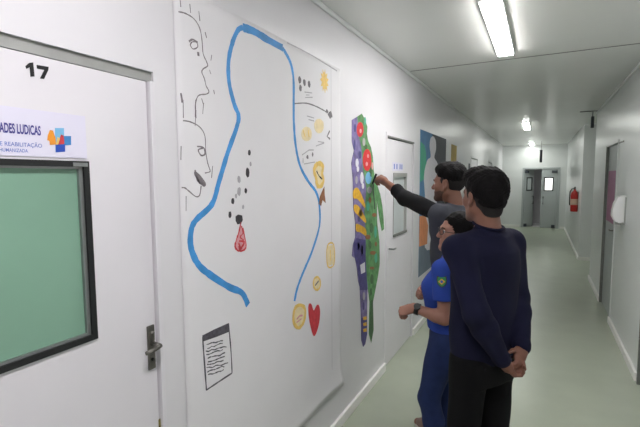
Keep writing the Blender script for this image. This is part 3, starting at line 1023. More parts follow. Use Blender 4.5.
#PEOPLE-BEGIN
# ------------------------------------------------------------------ people: smooth implicit bodies meshed by surface nets
class Field:
    def __init__(s, lo, hi, res):
        s.lo = np.array(lo, float)
        s.res = res
        s.n = np.ceil((np.array(hi, float) - s.lo)/res).astype(int) + 1
        s.F = np.full(tuple(s.n), .1, np.float32)

    def sub(s, lo, hi):
        a = np.clip(np.floor((np.array(lo) - s.lo)/s.res).astype(int), 0, s.n)
        b = np.clip(np.ceil((np.array(hi) - s.lo)/s.res).astype(int) + 1, 0, s.n)
        sl = tuple(slice(i, j) for i, j in zip(a, b))
        ax = [s.lo[i] + s.res*np.arange(a[i], b[i]) for i in range(3)]
        return sl, ax[0][:, None, None], ax[1][None, :, None], ax[2][None, None, :]

    def op(s, prim, k=.012, mode='u'):
        fn, lo, hi = prim
        m = .03 + k
        sl, X, Y, Z = s.sub(np.array(lo) - m, np.array(hi) + m)
        A = s.F[sl]
        if A.size == 0: return
        B = fn(X, Y, Z).astype(np.float32)
        if mode == 'u':
            h = np.maximum(k - np.abs(A - B), 0)/k
            s.F[sl] = np.minimum(A, B) - h*h*k*.25
        else:
            B = -B
            h = np.maximum(k - np.abs(A - B), 0)/k
            s.F[sl] = np.maximum(A, B) + h*h*k*.25

    def clip(s, nrm, pt):
        """keep the side of the plane the normal points away from"""
        X, Y, Z = [s.lo[i] + s.res*np.arange(s.n[i]) for i in range(3)]
        d = ((X[:, None, None] - pt[0])*nrm[0] + (Y[None, :, None] - pt[1])*nrm[1] + (Z[None, None, :] - pt[2])*nrm[2]).astype(np.float32)
        s.F = np.maximum(s.F, d)

    def merge(s, o, k=.006):
        h = np.maximum(k - np.abs(s.F - o.F), 0)/k
        s.F = np.minimum(s.F, o.F) - h*h*k*.25

    def disp(s, fn):
        X, Y, Z = [s.lo[i] + s.res*np.arange(s.n[i]) for i in range(3)]
        near = np.abs(s.F) < .04
        i = np.nonzero(near)
        s.F[i] += fn(X[i[0]], Y[i[1]], Z[i[2]]).astype(np.float32)

    def mesh(s, name):
        F, res = s.F, s.res
        F[0] = F[-1] = .1
        F[:, 0] = F[:, -1] = .1
        F[:, :, 0] = F[:, :, -1] = .1
        S = F < 0
        n = np.array(F.shape) - 1
        cnt = np.zeros(tuple(n), np.int8)
        offs = [(i, j, k) for i in (0, 1) for j in (0, 1) for k in (0, 1)]
        cut = lambda A, o: A[o[0]:o[0] + n[0], o[1]:o[1] + n[1], o[2]:o[2] + n[2]]
        for o in offs: cnt += cut(S, o)
        act = (cnt > 0) & (cnt < 8)
        idx = np.argwhere(act)
        V = np.stack([F[idx[:, 0] + o[0], idx[:, 1] + o[1], idx[:, 2] + o[2]] for o in offs], 1)
        pos = np.zeros((len(idx), 3))
        c = np.zeros(len(idx))
        for i in range(8):
            for j in range(i + 1, 8):
                if sum(abs(a - b) for a, b in zip(offs[i], offs[j])) != 1: continue
                mk = (V[:, i] < 0) != (V[:, j] < 0)
                t = V[mk, i]/(V[mk, i] - V[mk, j])
                pos[mk] += np.array(offs[i]) + t[:, None]*(np.array(offs[j]) - np.array(offs[i]))
                c[mk] += 1
        vs_ = s.lo + res*(idx + pos/c[:, None])
        vid = np.full(tuple(n), -1, np.int32)
        vid[act] = np.arange(len(idx))
        quads = []
        for a in range(3):
            b, cc = (a + 1) % 3, (a + 2) % 3
            s0 = [slice(1, -1)]*3
            s1 = [slice(1, -1)]*3
            s0[a] = slice(0, -1)
            s1[a] = slice(1, None)
            A, B = S[tuple(s0)], S[tuple(s1)]
            e = np.argwhere(A != B)
            inside = A[tuple(e.T)]
            base = e + 1
            base[:, a] -= 1
            def q(db, dc):
                g = base.copy()
                g[:, b] += db
                g[:, cc] += dc
                return vid[tuple(g.T)]
            Q = np.stack([q(-1, -1), q(0, -1), q(0, 0), q(-1, 0)], 1)
            Q[~inside] = Q[~inside][:, ::-1]
            quads.append(Q)
        Q = np.concatenate(quads)
        Q = Q[(Q >= 0).all(1)]
        me = bpy.data.meshes.new(name)
        me.vertices.add(len(vs_))
        me.vertices.foreach_set('co', vs_.astype(np.float32).ravel())
        me.loops.add(len(Q)*4)
        me.loops.foreach_set('vertex_index', Q.astype(np.int32).ravel())
        me.polygons.add(len(Q))
        me.polygons.foreach_set('loop_start', np.arange(0, len(Q)*4, 4, dtype=np.int32))
        me.polygons.foreach_set('use_smooth', np.ones(len(Q), bool))
        me.update(calc_edges=True)
        me.validate()
        return me


def V3(*a): return np.array(a, float)


def cone(a, b, ra, rb):
    a, b = np.array(a, float), np.array(b, float)
    ab = b - a
    L = max(float(ab @ ab), 1e-9)
    def fn(X, Y, Z):
        t = np.clip(((X - a[0])*ab[0] + (Y - a[1])*ab[1] + (Z - a[2])*ab[2])/L, 0, 1)
        return np.sqrt((X - a[0] - t*ab[0])**2 + (Y - a[1] - t*ab[1])**2 + (Z - a[2] - t*ab[2])**2) - (ra + (rb - ra)*t)
    r = max(ra, rb)
    return fn, np.minimum(a, b) - r, np.maximum(a, b) + r


def ell(c, r, M=None):
    """ellipsoid; M: 3x3 whose columns are its axes"""
    c, r = np.array(c, float), np.array(r, float)
    M = np.eye(3) if M is None else M
    def fn(X, Y, Z):
        x, y, z = X - c[0], Y - c[1], Z - c[2]
        u = [(x*M[0, i] + y*M[1, i] + z*M[2, i]) for i in range(3)]
        k0 = np.sqrt((u[0]/r[0])**2 + (u[1]/r[1])**2 + (u[2]/r[2])**2)
        k1 = np.sqrt((u[0]/r[0]**2)**2 + (u[1]/r[1]**2)**2 + (u[2]/r[2]**2)**2) + 1e-6
        return k0*(k0 - 1)/k1
    e = np.abs(M) @ r
    return fn, c - e, c + e


def loft(secs, lean=None):
    """stack of ellipses (z, cx, cy, rx, ry)"""
    S_ = np.array(sorted(secs), float)
    z0, z1 = S_[0, 0], S_[-1, 0]
    def ip(Z, i):
        z = Z.ravel()
        # smooth (cosine) interpolation between the sections
        k = np.clip(np.searchsorted(S_[:, 0], z) - 1, 0, len(S_) - 2)
        t = np.clip((z - S_[k, 0])/(S_[k + 1, 0] - S_[k, 0]), 0, 1)
        t = t*t*(3 - 2*t)*.5 + t*.5
        return (S_[k, i] + (S_[k + 1, i] - S_[k, i])*t)[None, None, :]
    def fn(X, Y, Z):
        cx, cy, rx, ry = [ip(Z, i) for i in (1, 2, 3, 4)]
        q = np.sqrt(((X - cx)/rx)**2 + ((Y - cy)/ry)**2)
        g = np.sqrt(((X - cx)/rx**2)**2 + ((Y - cy)/ry**2)**2) + 1e-6
        d = q*(q - 1)/g
        return np.maximum(d, np.maximum(z0 - Z, Z - z1) + 0*d)
    mx = S_[:, 3].max()
    my = S_[:, 4].max()
    return fn, (S_[:, 1].min() - mx, S_[:, 2].min() - my, z0), (S_[:, 1].max() + mx, S_[:, 2].max() + my, z1)


def rotz(a): return np.array([[math.cos(a), -math.sin(a), 0], [math.sin(a), math.cos(a), 0], [0, 0, 1]])
def rotx(a): return np.array([[1, 0, 0], [0, math.cos(a), -math.sin(a)], [0, math.sin(a), math.cos(a)]])
def roty(a): return np.array([[math.cos(a), 0, math.sin(a)], [0, 1, 0], [-math.sin(a), 0, math.cos(a)]])


def unit(v): return np.array(v, float)/np.linalg.norm(v)


class Head:
    def __init__(s, c, yaw=0, pitch=0, sc=1.0, tilt=0):
        s.c = np.array(c, float)
        s.M = rotz(yaw) @ rotx(pitch) @ roty(tilt)
        s.k = sc

    def p(s, x, y, z): return s.c + s.M @ (np.array([x, y, z])*s.k)
    def e(s, c, r, rot=None): return ell(s.p(*c), np.array(r)*s.k, s.M if rot is None else s.M @ rot)
    def t(s, a, b, ra, rb): return cone(s.p(*a), s.p(*b), ra*s.k, rb*s.k)


def head_prims(F, h, woman=False):
    F.op(h.e((0, -.018, .035), (.074, .094, .085)), .02)                 # skull
    F.op(h.e((0, .022, -.03), (.061, .066, .088)), .03)                  # face
    j = .9 if woman else 1
    for sx in (-1, 1):
        F.op(h.t((sx*.052*j, .0, -.058), (sx*.018, .07, -.098), .017, .016), .03)   # jaw
        F.op(h.e((sx*.04, .056, -.022), (.022, .022, .02)), .025)        # cheekbone
        F.op(h.t((sx*.012, .081, .024), (sx*.04, .066, .024), .009, .009), .02)     # brow
    F.op(h.e((0, .076, -.098), (.02, .016, .017)), .02)                  # chin
    for sx in (-1, 1):
        F.op(h.e((sx*.031, .094, .003), (.017, .014, .011)), .014, 's')  # eye sockets
    F.op(h.t((0, .082, .012), (0, .104, -.027), .008, .0115), .012)      # nose
    for sx in (-1, 1):
        F.op(h.e((sx*.011, .095, -.031), (.009, .011, .008)), .008)
    F.op(h.t((-.019, .082, -.056), (.019, .082, -.056), .007, .007), .008)
    F.op(h.t((-.016, .081, -.069), (.016, .081, -.069), .008, .008), .008)
    F.op(h.t((-.02, .094, -.0625), (.02, .094, -.0625), .003, .003), .005, 's')
    for sx in (-1, 1):                                                   # ears
        r = rotz(sx*.35)
        F.op(h.e((sx*.076, -.012, -.008), (.009, .021, .033), r), .008)
        F.op(h.e((sx*.083, -.008, -.006), (.006, .011, .018), r), .006, 's')
        F.op(h.e((sx*.073, -.004, -.034), (.008, .009, .011), r), .008)


def hand_prims(F, W_, d, n, s, curl, thumb=(.55, .6, .35), tc=.4, sc=1.0, spread=.05, res=None):
    """W_ wrist, d towards the knuckles, n the way the palm faces, s the thumb side, curl of each finger joint (three)"""
    d = unit(d)
    n = unit(np.array(n) - d*(np.array(n) @ d))
    s = unit(np.array(s) - d*(np.array(s) @ d) - n*(np.array(s) @ n))
    H_ = Field(F.lo, F.lo + (F.n - 1)*F.res, F.res) if False else F
    M = np.stack([s, d, n], 1)
    W_ = np.array(W_, float)
    H_.op(ell(W_ + d*.048*sc, (.038*sc, .055*sc, .017*sc), M), .014)
    H_.op(cone(W_, W_ + d*.03*sc, .026*sc, .024*sc), .02)
    H_.op(ell(W_ + d*.035*sc + s*.024*sc + n*.008*sc, (.016*sc, .032*sc, .016*sc), M), .012)
    for i, (off, ln) in enumerate(((.029, .078), (.010, .086), (-.010, .080), (-.028, .062))):
        a = W_ + d*(.09 - .004*abs(i - 1))*sc + s*off*sc
        dd = unit(d + s*spread*(1.5 - i))
        nn = unit(n - dd*(n @ dd))
        cur = curl[i] if isinstance(curl[0], (list, tuple)) else curl
        seg = (ln*.48*sc, ln*.30*sc, ln*.24*sc)
        r = (.0094*sc, .0086*sc, .0078*sc, .0068*sc)
        H_.op(cone(a - d*.02*sc, a, .010*sc, r[0]), .006)
        ang = 0
        for q in range(3):
            ang += cur[q]
            v = dd*math.cos(ang) + nn*math.sin(ang)
            b = a + v*seg[q]
            H_.op(cone(a, b, r[q], r[q + 1]), .003)
            a = b
    a = W_ + d*.022*sc + s*.024*sc + n*.006*sc
    v = unit(d*thumb[0] + s*thumb[1] + n*thumb[2])
    b = a + v*.045*sc
    H_.op(cone(a, b, .0135*sc, .0105*sc), .008)
    v2 = unit(v*math.cos(tc) + unit(d - s*.8 + n*.3)*math.sin(tc))
    c = b + v2*.034*sc
    H_.op(cone(b, c, .0105*sc, .008*sc), .004)
    return c


def limb(F, a, b, ra, rm, rb, bulge=(0, 0, 0), at=.35, k=.02):
    """tapered limb with a muscle bulge"""
    a, b = np.array(a, float), np.array(b, float)
    m = a + (b - a)*at + np.array(bulge)
    F.op(cone(a, m, ra, rm), k)
    F.op(cone(m, b, rm, rb), k)


def folds(amp, seed, zc=None, f=1.0):
    rs = np.random.RandomState(seed)
    ks = [(rs.uniform(-9, 9)*f, rs.uniform(-9, 9)*f, rs.uniform(14, 34)*f, rs.uniform(0, 6)) for _ in range(5)]
    def fn(X, Y, Z):
        v = 0
        for a, b, c, p in ks: v = v + np.sin(a*X + b*Y + c*Z + p + 1.2*np.sin(7*X + 5*Z))
        return amp*v/2.2
    return fn


def eyes(h, par, woman=False):
    for sx in (-1, 1):
        bm = nb()
        bmesh.ops.create_uvsphere(bm, u_segments=16, v_segments=12, radius=.0122*h.k)
        fwd = Vector(h.M @ np.array([0, 1, 0]))
        for f in bm.faces:
            f.material_index = 1 if f.calc_center_median().normalized().dot(fwd) > .86 else 0
            f.smooth = True
        bmesh.ops.translate(bm, verts=bm.verts, vec=Vector(h.p(sx*.031, .0725, .003)))
        obj('eye', bm, [M_eyew, M_eyeb], par)
    for sx in (-1, 1):
        bm = nb()
        tube(bm, [h.p(sx*.014, .0885, .021), h.p(sx*.03, .087, .026), h.p(sx*.047, .073, .021)], [.003, .0038, .002], 8)
        obj('eyebrow', bm, M_hair, par, smooth=True)


def lips(h, par):
    bm = nb()
    tube(bm, [h.p(-.022, .077, -.061), h.p(-.008, .0885, -.057), h.p(0, .0885, -.0585), h.p(.008, .0885, -.057), h.p(.022, .077, -.061)], [.002, .0042, .0036, .0042, .002], 8)
    tube(bm, [h.p(-.02, .078, -.064), h.p(0, .089, -.0685), h.p(.02, .078, -.064)], [.002, .0055, .002], 8)
    obj('lips', bm, M_lip, par, smooth=True)


def body(name, lo, hi, res, J, h, sk, woman=False, k=1.0):
    """bare body: one continuous surface"""
    F = Field(lo, hi, res)
    F.op(loft(J['torso']), .03)
    for sx in (-1, 1):
        F.op(cone((sx*.05, -.005, J['sh_z'] + .03), (sx*J['sh_x'], 0, J['sh_z']), .05, .05*k), .03)
        hp, kn, an = J['hip'][sx], J['knee'][sx], J['ankle'][sx]
        limb(F, hp, kn, .068*k, .06*k, .045*k, k=.02)
        limb(F, kn, an, .05*k, .052*k, .034*k, (0, -.012, 0), .3)
        toe = J['toe'][sx]
        F.op(cone(np.array(an) - V3(0, 0, .03), toe, .036, .026), .02)
        s_, e_, w_ = J['shoulder'][sx], J['elbow'][sx], J['wrist'][sx]
        limb(F, s_, e_, .042*k, .040*k, .036*k)
        limb(F, e_, w_, .036*k, .037*k, .025*k, at=.25)
        hand_prims(F, **J['hand'][sx])
    nb_ = J['neck']
    F.op(cone(nb_, h.p(0, -.022, -.035), .06*k, .052*k), .03)
    head_prims(F, h, woman)
    me = F.mesh(name)
    o = link(name, me, sk)
    return o


def garment(name, lo, hi, res, prims, m, par, clips=(), fold=None, k=.025):
    F = Field(lo, hi, res)
    for p in prims:
        if len(p) == 2 and isinstance(p[1], float): F.op(p[0], p[1])
        else: F.op(p, k)
    if fold: F.disp(fold)
    for nrm, pt in clips: F.clip(nrm, pt)
    return link(name, F.mesh(name), m, par)


def hair_mesh(name, h, adds, subs, m, par, fold=True, res=.004):
    c = h.c
    F = Field(c - .2, c + .2, res)
    for p, k in adds: F.op(p, k)
    if fold:
        rs = np.random.RandomState(7)
        F.disp(lambda X, Y, Z: .0022*np.sin(230*X + 40*np.sin(30*Z))*np.sin(210*Y + 50*Z) + .0025*np.sin(95*X + 60*Z + 1)*np.sin(88*Y + 2))
    for p, k in subs: F.op(p, k, 's')
    return link(name, F.mesh(name), m, par)


def shoe(an, toe, m, ms, par, sc=1.0):
    an, toe = np.array(an, float), np.array(toe, float)
    d = unit([toe[0] - an[0], toe[1] - an[1], 0])
    z = V3(0, 0, 1)
    s = np.cross(d, z)
    M = np.stack([s, d, z], 1)
    b = V3(an[0], an[1], 0)
    lo, hi = b - .3, b + .3
    lo[2], hi[2] = -.02, .2
    F = Field(lo, hi, .005)
    F.op(ell(b + d*.02 + z*.045, (.042*sc, .10*sc, .05), M), .02)
    F.op(ell(b + d*.12 + z*.036, (.047*sc, .075*sc, .036), M), .03)
    F.op(cone(b + z*.06, b + z*.1, .044*sc, .042*sc), .02)
    F.clip((0, 0, -1), (0, 0, .022))
    F.clip((0, 0, 1), (0, 0, .105))
    o = link('shoe', F.mesh('shoe'), m, par)
    F = Field(lo, hi, .005)
    F.op(ell(b + d*.02 + z*.02, (.046*sc, .105*sc, .06), M), .02)
    F.op(ell(b + d*.12 + z*.02, (.051*sc, .08*sc, .06), M), .03)
    F.clip((0, 0, -1), (0, 0, .001))
    F.clip((0, 0, 1), (0, 0, .024))
    link('sole', F.mesh('sole'), ms, o)
    return o


def to_local(P, base, psi):
    v = np.array(P, float) - np.array(base, float)
    return rotz(-psi) @ v


# ------------------------------------------------------------------ the young man in the navy top, hands clasped behind his back
NB, NPSI = (-.215, 2.065, 0), R(56)
h = Head((-.005, .02, 1.648), R(-10), R(-2), 1.0)
J = dict(torso=[(.86, 0, 0, .15, .10), (.98, 0, 0, .155, .105), (1.1, 0, .0, .14, .095), (1.28, 0, 0, .155, .11), (1.40, 0, -.005, .15, .10), (1.47, 0, -.01, .10, .07)],
         sh_z=1.425, sh_x=.165, neck=(0, -.015, 1.46),
         hip={-1: (-.085, 0, .9), 1: (.085, 0, .9)}, knee={-1: (-.1, .02, .49), 1: (.1, .01, .49)}, ankle={-1: (-.11, -.03, .09), 1: (.11, -.03, .09)},
         toe={-1: (-.14, .14, .03), 1: (.14, .14, .03)},
         shoulder={-1: (-.17, 0, 1.42), 1: (.17, 0, 1.42)}, elbow={-1: (-.205, -.135, 1.17), 1: (.185, -.035, 1.165)},
         wrist={-1: (-.085, -.175, .96), 1: (.045, -.17, .985)},
         hand={1: dict(W_=(.045, -.17, .985), d=(-.75, -.35, -.75), n=(-.3, .9, -.2), s=(-.5, .2, .6), sc=.92, curl=(.55, .9, .7), thumb=(.5, .75, .1), tc=.3),
               -1: dict(W_=(-.085, -.175, .96), d=(.75, -.1, -.75), n=(.55, -.5, .5), s=(.5, .1, .6), sc=.92, curl=(.9, 1.1, .7), thumb=(.6, .5, .3))})
P1 = body('person', (-.34, -.36, 0), (.34, .30, 1.82), .005, J, h, M_skind)
tag(P1, 'person in a navy long-sleeved top and black trousers, hands clasped behind the back', 'person')
P1.location = NB
P1.rotation_euler = (0, 0, NPSI)
eyes(h, P1)
hair_mesh('hair', h, [(h.e((0, -.028, .05), (.086, .104, .087)), .01), (h.e((0, .03, .092), (.07, .066, .045)), .03), (h.e((0, -.06, .005), (.066, .066, .09)), .03)],
          [(h.e((0, .105, -.05), (.12, .10, .125)), .012), (h.e((0, -.01, -.138), (.12, .16, .10)), .02), (h.e((.1, .02, -.05), (.05, .032, .062)), .01), (h.e((-.1, .02, -.05), (.05, .032, .062)), .01)], M_hair, P1)
hair_mesh('clipped_sides', h, [(h.e((0, -.022, .015), (.0785, .099, .088)), .01), (h.e((0, -.062, -.045), (.05, .042, .065)), .02)],
          [(h.e((0, .105, -.04), (.12, .098, .125)), .012), (h.e((0, .02, -.175), (.12, .16, .10)), .02), (h.e((.09, -.008, -.02), (.05, .024, .055)), .01), (h.e((-.09, -.008, -.02), (.05, .024, .055)), .01)], M_hairf, P1, False)
sl = []
for sx in (-1, 1):
    s_, e_, w_ = [np.array(J[q][sx]) for q in ('shoulder', 'elbow', 'wrist')]
    sl += [(cone((sx*.06, -.01, 1.455), s_, .06, .064), .03), (cone(s_, e_, .064, .054), .03), (cone(e_, e_ + (w_ - e_)*.3, .054, .052), .02), (cone(e_ + (w_ - e_)*.3, e_ + (w_ - e_)*.97, .052, .036), .02),
           (cone(e_ + (w_ - e_)*.93, e_ + (w_ - e_)*.96, .040, .039), .006)]
garment('long_sleeved_top', (-.36, -.36, .86), (.36, .26, 1.6), .006,
        [(loft([(.895, 0, 0, .17, .122), (.95, 0, 0, .173, .124), (1.1, 0, 0, .172, .122), (1.28, 0, .002, .18, .13), (1.40, 0, -.006, .168, .115), (1.47, 0, -.012, .11, .08)]), .03),
         (cone((0, -.015, 1.44), (0, -.01, 1.53), .076, .064), .03)] + sl, M_navy, P1,
        [((0, -.25, 1), (0, -.01, 1.523)), ((0, 0, -1), (0, 0, .9))], folds(.0035, 3))
bm = nb()
tube(bm, [(.063*math.cos(a)*1.02, -.012 + .063*math.sin(a)*1.04, 1.518 + .25*.063*math.sin(a)) for a in [2*math.pi*i/24 for i in range(25)]], .0065, 8)
obj('collar', bm, M_navy, P1, smooth=True)
tr = [(loft([(.80, 0, .0, .155, .108), (.9, 0, 0, .158, .112), (1.0, 0, 0, .155, .108)]), .03)]
for sx in (-1, 1):
    hp, kn, an = [np.array(J[q][sx]) for q in ('hip', 'knee', 'ankle')]
    tr += [(cone(hp, kn, .09, .07), .03), (cone(kn, an + V3(0, 0, .0), .07, .058), .02)]
garment('trousers', (-.3, -.26, .02), (.3, .26, 1.05), .006, tr, M_blk, P1, [((0, 0, -1), (0, 0, .06))], folds(.003, 8))
for sx in (-1, 1): shoe(J['ankle'][sx], J['toe'][sx], M_dshoe, M_sole, P1)

# ------------------------------------------------------------------ the woman in the royal blue polo
WB, WPSI = (-.44, 2.475, 0), R(97)
h = Head((.0, -.02, 1.425), R(18), R(3), .93)
J = dict(torso=[(.78, 0, -.01, .16, .115), (.88, 0, -.01, .155, .11), (.98, 0, 0, .128, .095), (1.12, 0, .012, .14, .11), (1.21, 0, .0, .135, .095), (1.28, 0, -.015, .085, .06)],
         sh_z=1.235, sh_x=.145, neck=(0, -.025, 1.26),
         hip={-1: (-.08, .02, .80), 1: (.08, .02, .80)}, knee={-1: (-.08, .105, .46), 1: (.085, .03, .45)}, ankle={-1: (-.085, .05, .085), 1: (.1, -.03, .085)},
         toe={-1: (-.1, .20, .03), 1: (.13, .12, .03)},
         shoulder={-1: (-.15, .035, 1.235), 1: (.15, 0, 1.235)}, elbow={-1: (-.185, .02, .975), 1: (.19, .02, .985)},
         wrist={-1: (-.165, .185, 1.012), 1: (.12, .17, 1.05)},
         hand={-1: dict(W_=(-.165, .185, 1.012), d=(.0, .93, -.36), n=(.55, -.3, -.8), s=(.6, .2, .75), curl=(1.15, 1.4, .8), thumb=(.7, .35, .5), tc=.7, sc=.9, spread=.02),
               1: dict(W_=(.12, .17, 1.05), d=(-.9, .3, -.1), n=(-.2, -.9, -.3), s=(-.2, .2, .9), curl=(.9, 1.1, .7), sc=.85)})
P2 = body('person', (-.28, -.24, 0), (.28, .34, 1.60), .005, J, h, M_skinw, True, .92)
tag(P2, 'person in a royal blue polo and blue jeans with glasses and a black wristwatch', 'person')
P2.location = WB
P2.rotation_euler = (0, 0, WPSI)
eyes(h, P2)
lips(h, P2)
hair_mesh('hair', h, [(h.e((0, -.03, .043), (.085, .103, .088)), .01), (h.e((0, -.075, -.01), (.062, .055, .075)), .03), (h.e((.06, -.03, -.02), (.024, .05, .06)), .02), (h.e((-.06, -.03, -.02), (.024, .05, .06)), .02),
                      (h.e((0, -.115, -.035), (.04, .036, .045)), .02)],
          [(h.e((0, .117, -.045), (.085, .096, .12)), .012), (h.e((0, .06, -.12), (.12, .10, .09)), .02)], M_hair, P2)
bm = nb()
for sx in (-1, 1):
    pts = [h.p(sx*(.033 + .023*math.cos(a)), .0975 - .012*abs(math.cos(a)) if sx*math.cos(a)*sx > 0 else .0975, .002 + .0165*math.sin(a)) for a in [2*math.pi*i/20 for i in range(21)]]
    tube(bm, pts, .0021, 6)
    tube(bm, [h.p(sx*.056, .086, .006), h.p(sx*.077, .05, .004), h.p(sx*.082, -.005, .0)], .002, 6)
tube(bm, [h.p(-.01, .0985, .005), h.p(0, .1, .009), h.p(.01, .0985, .005)], .002, 6)
obj('glasses', bm, M_black, P2, smooth=True)
sl = []
for sx in (-1, 1):
    s_, e_ = [np.array(J[q][sx]) for q in ('shoulder', 'elbow')]
    sl += [(cone((sx*.05, -.015, 1.265), s_, .056, .058), .03), (cone(s_, s_ + (e_ - s_)*.72, .058, .056), .03)]
for sx in (-1, 1): pass
F = Field((-.3, -.24, .82), (.3, .28, 1.4), .005)
for sx in (-1, 1):
    s_, e_ = [np.array(J[q][sx]) for q in ('shoulder', 'elbow')]
    F.op(cone(s_, s_ + (e_ - s_)*.95, .057, .054), .02)
    c_ = s_ + (e_ - s_)*.62
    d_ = unit(e_ - s_)
    F.clip(d_, c_)
F2 = Field((-.3, -.24, .82), (.3, .28, 1.4), .005)
F2.op(loft([(.86, 0, .0, .166, .128), (.92, 0, .008, .158, .126), (1.0, 0, .02, .146, .126), (1.12, 0, .028, .157, .135), (1.21, 0, .0, .15, .112), (1.285, 0, -.018, .09, .07)]), .03)
for sx in (-1, 1):
    F2.op(cone((sx*.05, -.015, 1.262), np.array(J['shoulder'][sx]), .052, .056), .03)
    F2.op(ell((sx*.062, .09, 1.12), (.06, .05, .06)), .04)
F2.clip((0, -.3, 1), (0, -.02, 1.312))
F2.clip((0, 0, -1), (0, 0, .872))
F2.merge(F, .02)
F2.disp(folds(.003, 12))
polo = link('polo_shirt', F2.mesh('polo_shirt'), M_polo, P2)
bm = nb()
ring = [2*math.pi*i/24 for i in range(25)]
lathe_pts = []
va = [bm.verts.new((.058*math.cos(a), -.02 + .06*math.sin(a), 1.30 - .018*math.sin(a) - .004)) for a in ring[:-1]]
vb = [bm.verts.new((.052*math.cos(a), -.018 + .054*math.sin(a), 1.335 - .02*math.sin(a))) for a in ring[:-1]]
vc = [bm.verts.new((.072*math.cos(a), -.02 + .075*math.sin(a), 1.298 - .024*math.sin(a))) for a in ring[:-1]]
for A_, B_ in ((va, vb), (vb, vc)):
    for i in range(24): bm.faces.new((A_[i], A_[(i + 1) % 24], B_[(i + 1) % 24], B_[i]))
o = obj('collar', bm, M_polo, polo, smooth=True)
o.modifiers.new('thickness', 'SOLIDIFY').thickness = .004
# shield patch on the left sleeve and small white emblem on the chest
sA, eA = np.array(J['shoulder'][-1]), np.array(J['elbow'][-1])
pc = sA + (eA - sA)*.22
nrm = unit(V3(-.99, .05, .12))
ups = unit(sA - eA)
ups = unit(ups - nrm*(ups @ nrm))
sd = np.cross(ups, nrm)


def patch(name, pts, off, m, par, sc=.029):
    bm = nb()
    P = [pc + nrm*(.0585 + off - .25*(px*sc)**2/.058) + sd*px*sc + ups*py*sc for px, py in pts]
    Q = [p - nrm*.006 for p in P]
    a_ = [bm.verts.new(p) for p in P]
    b_ = [bm.verts.new(p) for p in Q]
    bm.faces.new(a_)
    bm.faces.new(b_[::-1])
    for i in range(len(P)): bm.faces.new((a_[i], b_[i], b_[(i + 1) % len(P)], a_[(i + 1) % len(P)]))
    return obj(name, bm, m, par)


shd = [(-.85, 1), (.85, 1), (.95, .3), (.8, -.45), (.4, -.9), (0, -1.1), (-.4, -.9), (-.8, -.45), (-.95, .3)]
pt = patch('sleeve_patch', shd, .001, M_ink, polo)
patch('green_field', [(x*.82, y*.82) for x, y in shd], .002, mat('patch_green', hx(56, 140, 84), .7, .05, 60), pt)
pt2 = patch('yellow_diamond', [(0, .55), (.62, 0), (0, -.55), (-.62, 0)], .003, M_gold, pt)
patch('blue_disc', [(.26*math.cos(a), .26*math.sin(a)) for a in [2*math.pi*i/12 for i in range(12)]], .004, M_db, pt)
bm = nb()
bmesh.ops.create_uvsphere(bm, u_segments=10, v_segments=8, radius=1)
bmesh.ops.scale(bm, verts=bm.verts, vec=(.012, .006, .010))
bmesh.ops.translate(bm, verts=bm.verts, vec=(-.075, .141, 1.13))
obj('chest_emblem', bm, M_white, polo, smooth=True)
tr = [(loft([(.70, 0, -.012, .155, .12), (.80, 0, -.015, .168, .13), (.90, 0, -.008, .155, .115), (.95, 0, -.004, .14, .105)]), .03)]
for sx in (-1, 1):
    hp, kn, an = [np.array(J[q][sx]) for q in ('hip', 'knee', 'ankle')]
    tr += [(cone(hp, kn, .092, .062), .03), (cone(kn, kn + (an - kn)*.35 + V3(0, -.01, 0), .062, .06), .02), (cone(kn + (an - kn)*.35 + V3(0, -.01, 0), an, .06, .048), .02)]
garment('jeans', (-.26, -.24, .02), (.26, .24, 1.0), .006, tr, M_jean, P2, [((0, 0, -1), (0, 0, .07)), ((0, 0, 1), (0, 0, .94))], folds(.003, 18))
for sx in (-1, 1): shoe(J['ankle'][sx], J['toe'][sx], M_dshoe, M_sole, P2, .9)
# wristwatch
e_, w_ = np.array(J['elbow'][-1]), np.array(J['wrist'][-1])
ax = unit(w_ - e_)
c_ = w_ - ax*.02
u_ = unit(np.cross(ax, V3(0, 0, 1)))
v_ = np.cross(u_, ax)
bm = nb()
rings = []
for t_, rr in ((-.012, .029), (-.012, .0325), (.012, .0325), (.012, .029)):
    rings.append([bm.verts.new(c_ + ax*t_ + (u_*math.cos(a) + v_*math.sin(a))*rr) for a in ring[:-1]])
for i in range(4):
    A_, B_ = rings[i], rings[(i + 1) % 4]
    for q in range(24): bm.faces.new((A_[q], A_[(q + 1) % 24], B_[(q + 1) % 24], B_[q]))
wt = obj('wristwatch', bm, M_black, P2, smooth=True)
bm = nb()
fd_ = unit(-u_*.75 + v_*.65)
if fd_[0] > 0: fd_ = unit(u_*.75 + v_*.65)
tube(bm, [c_ + fd_*.028, c_ + fd_*.041], .0185, 18)
obj('watch_case', bm, M_black, wt, smooth=False)

